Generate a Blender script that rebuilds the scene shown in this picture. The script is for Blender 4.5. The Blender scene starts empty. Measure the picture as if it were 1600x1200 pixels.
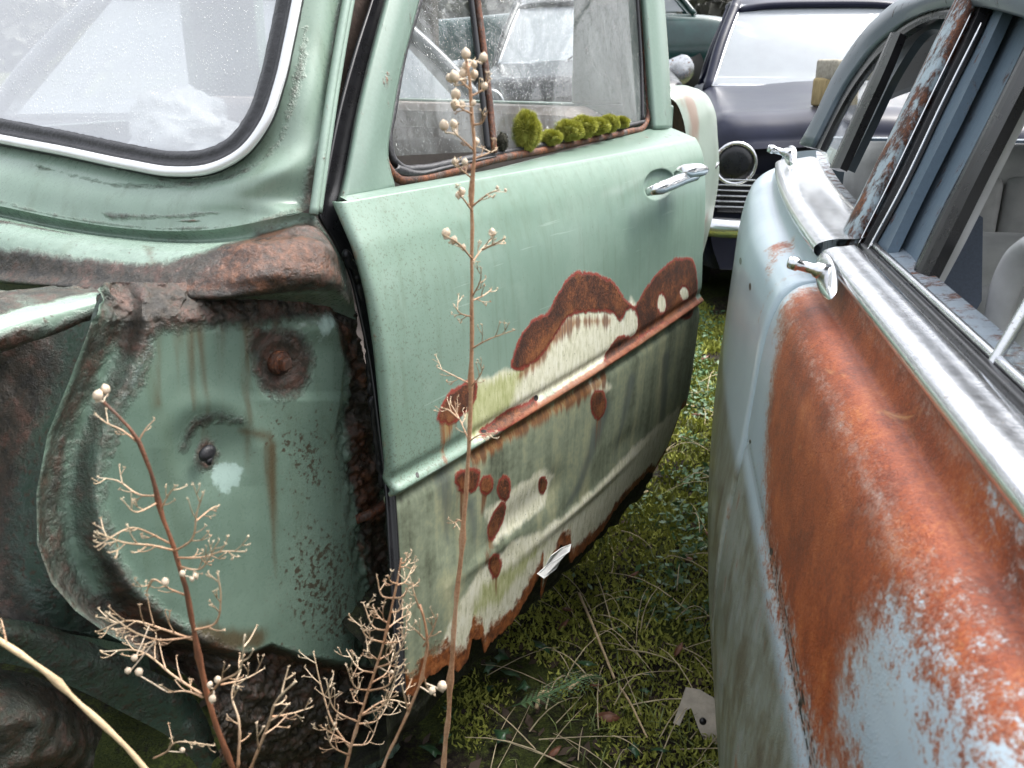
import bpy, bmesh, math, random
import numpy as np
from mathutils import Vector, Matrix, noise as mnoise
from mathutils.bvhtree import BVHTree

R = math.radians
random.seed(7); rng = np.random.default_rng(7)
SC = bpy.context.scene
COL = SC.collection

# ------------------------------------------------------------------ camera
FPX, PITCH, CH = 1400.0, R(20.0), 1.16
cam = bpy.data.cameras.new('camera'); camo = bpy.data.objects.new('camera', cam); COL.objects.link(camo)
camo.location = (0, 0, CH); camo.rotation_euler = (R(90) - PITCH, 0, 0)
cam.sensor_width = 36; cam.lens = FPX / 1600 * 36
cam.clip_start = 0.02; cam.clip_end = 2000
cam.dof.use_dof = True; cam.dof.focus_distance = 1.25; cam.dof.aperture_fstop = 14.0
SC.camera = camo

# ------------------------------------------------------------------ sky, sun, exposure
SUN_EL, SUN_AZ = R(58), R(65)            # soft light from the right, a little ahead
w = bpy.data.worlds.new('World'); SC.world = w; w.use_nodes = True
wt = w.node_tree; wt.nodes.clear()
sky = wt.nodes.new('ShaderNodeTexSky'); sky.sky_type = 'NISHITA'; sky.sun_disc = False
sky.sun_elevation = SUN_EL; sky.sun_rotation = SUN_AZ; sky.air_density = 1.0; sky.dust_density = 4.0
hs = wt.nodes.new('ShaderNodeHueSaturation'); hs.inputs['Saturation'].default_value = 0.22
bg = wt.nodes.new('ShaderNodeBackground'); bg.inputs['Strength'].default_value = 0.15
wo = wt.nodes.new('ShaderNodeOutputWorld')
tcw = wt.nodes.new('ShaderNodeTexCoord'); sxyz = wt.nodes.new('ShaderNodeSeparateXYZ'); wt.links.new(tcw.outputs['Generated'], sxyz.inputs[0])
mr = wt.nodes.new('ShaderNodeMapRange'); wt.links.new(sxyz.outputs['Z'], mr.inputs[0])          # cloud cover: brighter overhead than at the horizon
mr.inputs[1].default_value = 0.0; mr.inputs[2].default_value = 0.8; mr.inputs[3].default_value = 0.84; mr.inputs[4].default_value = 2.0
mulw = wt.nodes.new('ShaderNodeVectorMath'); mulw.operation = 'SCALE'; wt.links.new(hs.outputs[0], mulw.inputs[0]); wt.links.new(mr.outputs[0], mulw.inputs['Scale'])
wt.links.new(sky.outputs[0], hs.inputs['Color']); wt.links.new(mulw.outputs[0], bg.inputs['Color']); wt.links.new(bg.outputs[0], wo.inputs[0])
sl = bpy.data.lights.new('sun', 'SUN'); sl.energy = 1.3; sl.angle = R(28); sl.color = (1.0, 0.95, 0.88)
so = bpy.data.objects.new('sun', sl); COL.objects.link(so)
so.rotation_euler = (R(90) - SUN_EL, 0, math.pi - SUN_AZ)
SC.view_settings.view_transform = 'Standard'; SC.view_settings.look = 'None'
SC.view_settings.exposure = 1.08; SC.view_settings.gamma = 1.0
SC.cycles.max_bounces = 7; SC.cycles.transparent_max_bounces = 12
SC.cycles.caustics_reflective = False; SC.cycles.caustics_refractive = False

# ------------------------------------------------------------------ measuring: photo pixel -> point on a real plane
CAMP = np.array([0, 0, CH]); CP, SP = math.cos(PITCH), math.sin(PITCH)
def ray(x, y):
    v = 600.0 - y
    return np.array([x - 800.0, FPX * CP + v * SP, v * CP - FPX * SP])
class Frame:                                   # a car's own axes: s along the car, n out of its side, z up
    def __init__(f, ox, oy, az, flip=1):
        a = R(az); f.o = np.array([ox, oy, 0.0]); f.e = np.array([math.sin(a), math.cos(a), 0.0])
        f.n = flip * np.array([math.cos(a), -math.sin(a), 0.0]); f.z = np.array([0, 0, 1.0])
    def W(f, s, n, z): return f.o + f.e * s + f.n * n + f.z * z
    def L(f, P): d = P - f.o; return np.stack([d @ f.e, d @ f.n, d @ f.z], -1)
    def plane(f, x, y, a, b, c, d):            # a s + b n + c z = d
        r = ray(x, y); C = CAMP - f.o; N = a * f.e + b * f.n + c * f.z
        return CAMP + r * ((d - N @ C) / (N @ r))
    def at_n(f, x, y, n): return f.plane(x, y, 0, 1, 0, n)
    def at_s(f, x, y, s): return f.plane(x, y, 1, 0, 0, s)
    def at_z(f, x, y, z): return f.plane(x, y, 0, 0, 1, z)
WF = Frame(0, 0, 0)
_q = ray(540, 320); _q = _q / _q[1] * 1.05
GF = Frame(_q[0], _q[1], 30.6)                 # green saloon, s=0 at the door's front edge
BF = Frame(0, 0, 9.5)                          # blue saloon (n grows inwards)

# ------------------------------------------------------------------ curves and lofts
def spline(pts, n, closed=False):
    p = np.asarray(pts, float)
    if closed: p = np.vstack([p[-1:], p, p[:2]])
    else: p = np.vstack([2 * p[0] - p[1], p, 2 * p[-1] - p[-2]])
    k = len(p) - 3
    L = np.sqrt(np.maximum(np.linalg.norm(p[2:-1] - p[1:-2], axis=1), 1e-9)) ** 2
    t = np.concatenate([[0], np.cumsum(L)]); u = np.linspace(0, t[-1], n, endpoint=not closed)
    i = np.clip(np.searchsorted(t, u, side='right') - 1, 0, k - 1)
    h = ((u - t[i]) / L[i])[:, None]
    p0, p1, p2, p3 = p[i], p[i + 1], p[i + 2], p[i + 3]
    l0 = np.linalg.norm(p1 - p0, axis=1)[:, None] + 1e-9; l1 = np.linalg.norm(p2 - p1, axis=1)[:, None] + 1e-9; l2 = np.linalg.norm(p3 - p2, axis=1)[:, None] + 1e-9
    m1 = ((p1 - p0) / l0 * l1 + (p2 - p1) / l1 * l0) / (l0 + l1) * l1
    m2 = ((p2 - p1) / l1 * l2 + (p3 - p2) / l2 * l1) / (l1 + l2) * l1
    return (2*h**3-3*h**2+1)*p1 + (h**3-2*h**2+h)*m1 + (-2*h**3+3*h**2)*p2 + (h**3-h**2)*m2
def lin(pts, n):
    p = np.asarray(pts, float); d = np.concatenate([[0], np.cumsum(np.linalg.norm(np.diff(p, axis=0), axis=1) + 1e-9)])
    u = np.linspace(0, d[-1], n)
    return np.stack([np.interp(u, d, p[:, k]) for k in range(p.shape[1])], -1)
def loft(curves, nu, nv, across='s', along=spline):
    C = np.stack([along(c, nu) for c in curves])             # K, nu, 3
    f = spline if across == 's' else lin
    return np.stack([f(C[:, j], nv) for j in range(nu)], 1)  # nv, nu, 3

# ------------------------------------------------------------------ mesh helpers
def setprops(o, label=None, cat=None, group=None, kind=None):
    if label: o['label'] = label
    if cat: o['category'] = cat
    if group: o['group'] = group
    if kind: o['kind'] = kind
    return o
def empty(name, loc, label, cat, group=None):
    o = bpy.data.objects.new(name, None); COL.objects.link(o); o.location = tuple(loc); o.empty_display_size = 0.05
    return setprops(o, label, cat, group)
def origin_of(o):
    p = Vector((0, 0, 0))
    while o is not None: p = p + o.location; o = o.parent
    return p
def add(name, V, Fc, mat, parent=None, smooth=True, recenter=False, edges=None):
    V = np.asarray(V, float)
    off = np.zeros(3)
    if parent is not None: off = np.array(origin_of(parent))
    elif recenter: off = np.array([V[:, 0].mean(), V[:, 1].mean(), V[:, 2].min()])
    me = bpy.data.meshes.new(name)
    me.from_pydata((V - off).tolist(), edges or [], Fc)
    if smooth: me.polygons.foreach_set('use_smooth', [True] * len(me.polygons))
    if mat is not None:
        for m_ in (mat if isinstance(mat, (list, tuple)) else [mat]): me.materials.append(m_)
    me.update()
    o = bpy.data.objects.new(name, me); COL.objects.link(o)
    if parent is not None: o.parent = parent
    else: o.location = tuple(off)
    return o
def gridfaces(nv, nu, flip=False, base=0, closed_u=False):
    f = []
    for i in range(nv - 1):
        for j in range(nu if closed_u else nu - 1):
            j2 = (j + 1) % nu
            q = (base + i * nu + j, base + i * nu + j2, base + (i + 1) * nu + j2, base + (i + 1) * nu + j)
            f.append(q[::-1] if flip else q)
    return f
def sheet(name, P, mat, parent=None, flip=False, solid=0.0):
    nv, nu = P.shape[:2]
    o = add(name, P.reshape(-1, 3), gridfaces(nv, nu, flip), mat, parent)
    if solid:
        m = o.modifiers.new('thickness', 'SOLIDIFY'); m.thickness = solid; m.offset = -1
    return o
def setattr_(o, name, val):
    a = o.data.attributes.new(name, 'FLOAT', 'POINT'); a.data.foreach_set('value', np.asarray(val, np.float32).ravel())
class MB:                                       # collects simple shapes into one mesh
    def __init__(s): s.v = []; s.f = []
    def addm(s, V, F):
        b = len(s.v); s.v += [tuple(x) for x in V]; s.f += [tuple(b + i for i in q) for q in F]
    def tube(s, pts, rad, n=8, cap=True, up=None, flat=1.0):
        p = np.asarray(pts, float); k = len(p); r = np.broadcast_to(np.asarray(rad, float), (k,))
        T = np.gradient(p, axis=0); T /= np.linalg.norm(T, axis=1)[:, None] + 1e-12
        a = np.array(up if up is not None else (0.3, 0.2, 1.0), float)
        V = []; 
        for i in range(k):
            u = a - T[i] * (a @ T[i]); 
            if np.linalg.norm(u) < 1e-4: u = np.cross(T[i], (1, 0, 0.1))
            u /= np.linalg.norm(u); b = np.cross(T[i], u)
            for j in range(n):
                t = 2 * math.pi * j / n; V.append(p[i] + r[i] * (math.cos(t) * b + math.sin(t) * u * flat))
        F = gridfaces(k, n, closed_u=True)
        if cap: F += [tuple(range(n))[::-1], tuple((k - 1) * n + j for j in range(n))]
        s.addm(V, F)
    def box(s, c, ax, ay, az, bev=0.0):          # centre and three half-axis vectors
        c, ax, ay, az = [np.asarray(q, float) for q in (c, ax, ay, az)]
        if bev <= 0:
            V = [c + i * ax + j * ay + k * az for i in (-1, 1) for j in (-1, 1) for k in (-1, 1)]
            s.addm(V, [(0,1,3,2),(4,6,7,5),(0,4,5,1),(2,3,7,6),(0,2,6,4),(1,5,7,3)])
        else:
            bm = bmesh.new(); bmesh.ops.create_cube(bm, size=2)
            L = [np.linalg.norm(q) for q in (ax, ay, az)]
            for v in bm.verts: v.co = Vector((v.co.x * L[0], v.co.y * L[1], v.co.z * L[2]))
            bmesh.ops.bevel(bm, geom=bm.edges[:], offset=bev, segments=2, affect='EDGES', profile=0.5)
            u = [q / l for q, l in zip((ax, ay, az), L)]
            bm.verts.index_update()
            s.addm([c + v.co.x * u[0] + v.co.y * u[1] + v.co.z * u[2] for v in bm.verts], [[v.index for v in f.verts] for f in bm.faces])
            bm.free()
    def ball(s, c, rx, ry, rz, axis=None, nu=10, nv=7, tip=0.0, jitter=0.0, seed=0):
        c = np.asarray(c, float); A = np.array(axis if axis is not None else (0, 0, 1.0)); A = A / np.linalg.norm(A)
        u = np.cross(A, (0.31, 0.9, 0.2)); u /= np.linalg.norm(u); b = np.cross(A, u)
        V = []
        for i in range(nv + 1):
            t = math.pi * i / nv; z = -math.cos(t); rr = math.sin(t)
            zz = z * rz + (tip * rz if i == nv else 0)
            for j in range(nu):
                f = 2 * math.pi * j / nu
                k = 1.0
                if jitter: k = 1 + jitter * mnoise.noise(Vector((math.cos(f) * rr * 2 + seed, math.sin(f) * rr * 2, z * 2)))
                V.append(c + k * (u * rx * rr * math.cos(f) + b * ry * rr * math.sin(f) + A * zz))
        s.addm(V, gridfaces(nv + 1, nu, closed_u=True))
    def grid(s, P, flip=False):
        P = np.asarray(P); nv, nu = P.shape[:2]; s.addm(P.reshape(-1, 3), gridfaces(nv, nu, flip))
    def prism(s, poly, off):                     # polygon of 3-D points pushed by a vector
        p = np.asarray(poly, float); n = len(p); off = np.asarray(off, float)
        V = list(p) + list(p + off)
        s.addm(V, [tuple(range(n)), tuple(range(2 * n - 1, n - 1, -1))] + [(i, i + n, (i + 1) % n + n, (i + 1) % n) for i in range(n)])
    def build(s, name, mat, parent=None, smooth=True, recenter=True):
        return add(name, s.v, s.f, mat, parent, smooth, recenter)

# ------------------------------------------------------------------ worn areas: outlines measured on the surface itself
class Wear:
    """Signed distance (metres, in the panel's own two axes) to outlines traced on the panel."""
    def __init__(s, P, chart, miss=None):
        s.P = P; nv, nu = P.shape[:2]; s.V = P.reshape(-1, 3); s.miss = miss
        if callable(chart): s.chart = chart; s.C = chart(s.V)
        else:                                    # chart given vertex by vertex
            s.C = np.asarray(chart, float); s.chart = lambda Q: np.array([s.C[np.argmin(((s.V - q) ** 2).sum(1))] for q in Q])
        st = max(1, min(nv, nu) // 90)
        iv = np.unique(np.r_[np.arange(0, nv, st), nv - 1]); iu = np.unique(np.r_[np.arange(0, nu, st), nu - 1])
        Q = P[np.ix_(iv, iu)]
        s.bvh = BVHTree.FromPolygons([tuple(v) for v in Q.reshape(-1, 3)], gridfaces(len(iv), len(iu)))
    def on(s, x, y):
        d = Vector(ray(x, y)).normalized(); h = s.bvh.ray_cast(Vector(CAMP), d)
        if h[0] is None and s.miss is not None: return Vector(s.miss(x, y))
        if h[0] is None:
            t = 1.0; c = Vector(CAMP) + d * t
            for _ in range(6):
                c, nn, i, dd = s.bvh.find_nearest(Vector(CAMP) + d * t); t = (c - Vector(CAMP)).dot(d)
            return Vector(CAMP) + d * t
        return h[0]
    def poly(s, pix, smooth=0):
        Q = s.chart(np.array([s.on(*p) for p in pix]))
        if smooth: Q = spline(Q, len(Q) * smooth, closed=True)
        C = s.C; N = len(C); best = np.full(N, 1e9); ins = np.zeros(N, bool)
        for a, b in zip(Q, np.roll(Q, -1, 0)):
            ab = b - a; t = np.clip(((C - a) @ ab) / (ab @ ab + 1e-12), 0, 1)
            d = C - a - t[:, None] * ab; best = np.minimum(best, (d * d).sum(1))
            if abs(b[1] - a[1]) > 1e-9:
                cond = (a[1] > C[:, 1]) != (b[1] > C[:, 1])
                ins ^= cond & (C[:, 0] < (b[0] - a[0]) * (C[:, 1] - a[1]) / (b[1] - a[1]) + a[0])
        d = np.sqrt(best); return np.where(ins, d, -d)
    def line(s, pix, w0, w1=None):               # w - distance to a traced line (positive inside)
        Q = s.chart(np.array([s.on(*p) for p in pix])); C = s.C; best = np.full(len(C), -1e9)
        w1 = w0 if w1 is None else w1; n = len(Q) - 1
        for i in range(n):
            a, b = Q[i], Q[i + 1]; ab = b - a; t = np.clip(((C - a) @ ab) / (ab @ ab + 1e-12), 0, 1)
            d = np.linalg.norm(C - a - t[:, None] * ab, axis=1); wd = w0 + (w1 - w0) * (i + t) / n
            best = np.maximum(best, wd - d)
        return best
    def spot(s, x, y, rx, ry):
        return s.poly([(x + rx * math.cos(t), y + ry * math.sin(t)) for t in np.linspace(0, 2 * math.pi, 14)[:-1]])
def arc_chart(P_):                                # lengths measured along and across the panel itself
    du = np.linalg.norm(np.diff(P_, axis=1), axis=2).mean(0); U = np.concatenate([[0], np.cumsum(du)])
    L_ = np.concatenate([np.zeros((1, P_.shape[1])), np.cumsum(np.linalg.norm(np.diff(P_, axis=0), axis=2), axis=0)])
    return np.stack([np.repeat(U[None], P_.shape[0], 0), -L_], -1).reshape(-1, 2)
def enc(d, lim=0.05): return np.clip(0.5 + d / (2 * lim), 0, 1)
def umax(*a): return np.maximum.reduce(a)

# ------------------------------------------------------------------ material nodes
class Mat:
    def __init__(s, name):
        s.m = bpy.data.materials.new(name); s.m.use_nodes = True; s.t = s.m.node_tree; s.t.nodes.clear()
        s.o = s.t.nodes.new('ShaderNodeOutputMaterial'); s.tc = None
    def new(s, ty): return s.t.nodes.new(ty)
    def put(s, sock, v):
        if v is None: return
        if isinstance(v, bpy.types.NodeSocket): s.t.links.new(v, sock)
        else:
            if sock.type == 'RGBA' and len(v) == 3: v = tuple(v) + (1,)
            sock.default_value = v
    def coord(s):
        if s.tc is None: s.tc = s.new('ShaderNodeTexCoord')
        return s.tc.outputs['Object']
    def noise(s, scale, detail=4, rough=0.55, stretch=None, dist=0.0, off=(0, 0, 0)):
        mp = s.new('ShaderNodeMapping'); s.put(mp.inputs[0], s.coord()); mp.inputs['Scale'].default_value = stretch or (1, 1, 1); mp.inputs['Location'].default_value = off
        n = s.new('ShaderNodeTexNoise'); s.put(n.inputs['Vector'], mp.outputs[0]); n.inputs['Scale'].default_value = scale
        n.inputs['Detail'].default_value = detail; n.inputs['Roughness'].default_value = rough; n.inputs['Distortion'].default_value = dist
        return n.outputs['Fac']
    def voro(s, scale, stretch=None, rnd=1.0):
        mp = s.new('ShaderNodeMapping'); s.put(mp.inputs[0], s.coord()); mp.inputs['Scale'].default_value = stretch or (1, 1, 1)
        n = s.new('ShaderNodeTexVoronoi'); s.put(n.inputs['Vector'], mp.outputs[0]); n.inputs['Scale'].default_value = scale; n.inputs['Randomness'].default_value = rnd
        return n.outputs['Distance']
    def attr(s, name):
        a = s.new('ShaderNodeAttribute'); a.attribute_name = name; return a.outputs['Fac']
    def math(s, op, a, b=0.0, c=None):
        n = s.new('ShaderNodeMath'); n.operation = op; s.put(n.inputs[0], a); s.put(n.inputs[1], b)
        if c is not None: s.put(n.inputs[2], c)
        return n.outputs[0]
    def step(s, x, lo, hi):
        n = s.new('ShaderNodeMapRange'); n.interpolation_type = 'SMOOTHSTEP'; s.put(n.inputs[0], x)
        n.inputs[1].default_value = lo; n.inputs[2].default_value = hi; n.inputs[3].default_value = 0; n.inputs[4].default_value = 1
        return n.outputs[0]
    def mix(s, f, a, b, mode='MIX'):
        n = s.new('ShaderNodeMix'); n.data_type = 'RGBA'; n.blend_type = mode
        s.put(n.inputs[0], f); s.put(n.inputs[6], a); s.put(n.inputs[7], b); return n.outputs[2]
    def fmix(s, f, a, b):
        n = s.new('ShaderNodeMix'); n.data_type = 'FLOAT'; s.put(n.inputs[0], f); s.put(n.inputs[2], a); s.put(n.inputs[3], b); return n.outputs[0]
    def ramp(s, f, stops):
        n = s.new('ShaderNodeValToRGB'); e = n.color_ramp.elements
        while len(e) > 1: e.remove(e[0])
        e[0].position = stops[0][0]; e[0].color = tuple(stops[0][1]) + (1,)
        for p, c in stops[1:]:
            q = e.new(p); q.color = tuple(c) + (1,)
        s.put(n.inputs[0], f); return n.outputs[0]
    def bump(s, h, strength=0.3, dist=0.002, nrm=None):
        n = s.new('ShaderNodeBump'); n.inputs['Strength'].default_value = strength; n.inputs['Distance'].default_value = dist
        s.put(n.inputs['Height'], h)
        if nrm is not None: s.put(n.inputs['Normal'], nrm)
        return n.outputs[0]
    def bsdf(s, base, rough=0.5, metal=0.0, normal=None, coat=0.0, coat_rough=0.1, spec=0.5, coat_normal=None, sheen=0.0, sss=None):
        b = s.new('ShaderNodeBsdfPrincipled'); s.put(b.inputs['Base Color'], base); s.put(b.inputs['Roughness'], rough); s.put(b.inputs['Metallic'], metal)
        s.put(b.inputs['Coat Weight'], coat); s.put(b.inputs['Coat Roughness'], coat_rough); s.put(b.inputs['Specular IOR Level'], spec)
        if normal is not None: s.put(b.inputs['Normal'], normal)
        if coat_normal is not None: s.put(b.inputs['Coat Normal'], coat_normal)
        return b.outputs[0]
    def done(s, sh):
        s.t.links.new(sh, s.o.inputs[0]); return s.m
def simple(name, base, rough=0.5, metal=0.0, vary=0.15, scale=30, coat=0.0, bump=0.0, bscale=200, stretch=None, spec=0.5):
    m = Mat(name); n = m.noise(scale, 5, 0.6, stretch)
    lo = tuple(c * (1 - vary) for c in base); hi = tuple(min(1, c * (1 + vary)) for c in base)
    col = m.ramp(n, [(0.3, lo), (0.7, hi)])
    nm = m.bump(m.noise(bscale, 4, 0.6), bump, 0.002) if bump else None
    return m.done(m.bsdf(col, m.fmix(n, rough * 0.85, min(1, rough * 1.15)), metal, nm, coat, spec=spec))
# ------------------------------------------------------------------ materials
GREEN = (0.235, 0.375, 0.285)
def rust_colour(m, sc=1.0):
    a = m.noise(30 * sc, 9, 0.72); b = m.noise(240 * sc, 4, 0.7)
    f = m.math('ADD', m.math('MULTIPLY', a, 0.65), m.math('MULTIPLY', b, 0.35))
    return m.ramp(f, [(0.36, (0.022, 0.010, 0.007)), (0.46, (0.058, 0.020, 0.010)), (0.54, (0.12, 0.038, 0.015)), (0.64, (0.27, 0.095, 0.030))])
def mat_door():
    m = Mat('door_paint_worn')
    big = m.noise(3.2, 4, 0.6, off=(3, 1, 0)); fine = m.noise(90, 5, 0.65)
    st = m.noise(26, 6, 0.6, stretch=(1, 1, 0.05)); st2 = m.noise(70, 5, 0.7, stretch=(1, 1, 0.035), off=(7, 0, 0))
    col = m.ramp(big, [(0.3, (0.155, 0.235, 0.185)), (0.7, (0.205, 0.29, 0.235))])
    # faint dirt specks and runs on the upper skin
    sp = m.step(m.math('ADD', m.noise(320, 3, 0.6), m.math('MULTIPLY', m.attr('dirt'), 0.13)), 0.645, 0.71)
    col = m.mix(m.math('MULTIPLY', sp, 0.6), col, (0.09, 0.10, 0.07))
    col = m.mix(m.math('MULTIPLY', m.step(st2, 0.46, 0.70), 0.34), col, (0.11, 0.15, 0.10))
    scr = m.step(m.noise(60, 3, 0.5, stretch=(0.12, 0.12, 3.0), off=(1, 9, 4)), 0.68, 0.72); col = m.mix(m.math('MULTIPLY', scr, 0.25), col, (0.42, 0.50, 0.45))
    col = m.mix(m.math('MULTIPLY', m.step(m.noise(11, 8, 0.72, off=(8, 8, 8)), 0.45, 0.68), 0.22), col, (0.30, 0.38, 0.33))
    # lower skin: greyed, algae and dark runs
    low = m.step(m.math('ADD', m.attr('low'), m.math('MULTIPLY', m.math('SUBTRACT', st, 0.5), 0.08)), 0.49, 0.54)
    lowc = m.ramp(m.math('ADD', m.math('MULTIPLY', st, 0.45), m.math('ADD', m.math('MULTIPLY', fine, 0.2), m.math('MULTIPLY', m.noise(8, 8, .7, off=(5, 5, 2)), .35))),
                  [(0.36, (0.055, 0.06, 0.045)), (0.43, (0.15, 0.17, 0.115)), (0.50, (0.24, 0.275, 0.195)), (0.57, (0.35, 0.36, 0.23)), (0.66, (0.52, 0.51, 0.34))])
    col = m.mix(m.math('MULTIPLY', low, 0.95), col, lowc)
    gr = m.step(m.math('ADD', m.attr('grey'), m.math('MULTIPLY', m.math('SUBTRACT', st2, 0.5), 0.35)), 0.50, 0.72)
    col = m.mix(m.math('MULTIPLY', gr, 0.75), col, m.ramp(st2, [(0.3, (0.05, 0.065, 0.06)), (0.7, (0.15, 0.18, 0.17))]))
    # cream primer where the paint has lifted
    crn = m.math('ADD', m.math('ADD', m.attr('cream'), 0.035), m.math('ADD', m.math('MULTIPLY', m.math('SUBTRACT', m.noise(38, 8, 0.68), 0.5), 0.24), m.math('MULTIPLY', m.math('SUBTRACT', st, 0.5), 0.22)))
    cr = m.step(crn, 0.45, 0.58)
    chalk = m.noise(120, 6, 0.7, stretch=(1, 1, 0.3))
    crc = m.ramp(chalk, [(0.33, (0.46, 0.46, 0.31)), (0.5, (0.68, 0.67, 0.52)), (0.72, (0.80, 0.80, 0.70))])
    alg = m.step(m.math('ADD', m.attr('algae'), m.math('MULTIPLY', m.math('SUBTRACT', st2, 0.5), 0.5)), 0.42, 0.66)
    crc = m.mix(m.math('MULTIPLY', alg, 0.7), crc, m.ramp(chalk, [(0.35, (0.25, 0.29, 0.06)), (0.7, (0.47, 0.49, 0.20))]))
    col = m.mix(cr, col, crc)
    dot = m.step(m.noise(260, 2, 0.5), 0.67, 0.73)
    col = m.mix(m.math('MULTIPLY', m.math('MULTIPLY', dot, cr), 0.75), col, (0.10, 0.10, 0.06))
    # orange weeping below the rust
    we = m.step(m.math('ADD', m.attr('weep'), m.math('MULTIPLY', m.math('SUBTRACT', st2, 0.5), 1.1)), 0.46, 0.72)
    col = m.mix(m.math('MULTIPLY', we, 0.85), col, m.ramp(st2, [(0.40, (0.36, 0.20, 0.07)), (0.5, (0.25, 0.085, 0.022)), (0.6, (0.13, 0.040, 0.014))]))
    # rust with its red rim
    rn = m.math('ADD', m.math('MULTIPLY', m.math('SUBTRACT', m.noise(90, 9, 0.72), 0.5), 0.15), m.math('MULTIPLY', m.math('SUBTRACT', m.noise(22, 5, 0.65), 0.5), 0.16))
    ra = m.math('ADD', m.attr('rust'), rn)
    rim = m.step(ra, 0.436, 0.486); core = m.step(ra, 0.482, 0.535)
    col = m.mix(rim, col, m.ramp(fine, [(0.3, (0.17, 0.020, 0.014)), (0.7, (0.29, 0.050, 0.030))]))
    col = m.mix(core, col, rust_colour(m))
    orl = m.step(m.math('ADD', m.attr('weep'), m.math('MULTIPLY', m.math('SUBTRACT', st2, 0.5), 0.9)), 0.25, 0.60)
    col = m.mix(m.math('MULTIPLY', m.math('MULTIPLY', orl, core), 0.5), col, m.ramp(fine, [(0.35, (0.16, 0.045, 0.014)), (0.65, (0.36, 0.135, 0.04))]))
    mo = m.attr('mould'); mw = m.step(m.math('ADD', mo, m.math('MULTIPLY', m.math('SUBTRACT', fine, 0.5), 0.5)), 0.5, 0.75)
    col = m.mix(m.math('MULTIPLY', mw, 0.85), col, m.ramp(m.noise(40, 5, 0.7), [(0.3, (0.15, 0.040, 0.02)), (0.55, (0.30, 0.10, 0.045)), (0.75, (0.42, 0.22, 0.11))]))
    hole = m.step(m.attr('hole'), 0.5, 0.52); col = m.mix(hole, col, (0.006, 0.005, 0.005))
    edge = m.step(m.math('ADD', m.attr('edge'), m.math('MULTIPLY', m.math('SUBTRACT', m.noise(60, 6, 0.7), 0.5), 0.6)), 0.55, 0.75)
    col = m.mix(edge, col, m.ramp(m.math('ADD', m.math('MULTIPLY', m.noise(50, 8, .7, off=(2, 6, 1)), .6), m.math('MULTIPLY', fine, .4)), [(0.36, (0.06, 0.02, 0.009)), (0.47, (0.17, 0.05, 0.014)), (0.56, (0.30, 0.095, 0.025)), (0.66, (0.40, 0.17, 0.06))]))
    dull = m.math('MAXIMUM', m.math('MAXIMUM', rim, cr), m.math('MULTIPLY', low, 0.55))
    rough = m.fmix(dull, m.math('ADD', 0.27, m.math('MULTIPLY', fine, 0.10)), 0.62)
    h = m.math('ADD', m.math('MULTIPLY', m.math('MULTIPLY', m.noise(300, 6, 0.7), m.math('MAXIMUM', core, edge)), 1.3), m.math('MULTIPLY', rim, 0.7))
    h = m.math('ADD', h, m.math('MULTIPLY', cr, m.math('MULTIPLY', chalk, 0.25)))
    h = m.math('ADD', h, m.math('MULTIPLY', m.noise(9, 2, 0.5), 0.9))
    return m.done(m.bsdf(col, rough, 0, m.bump(h, 0.55, 0.0022), spec=0.5))
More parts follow.
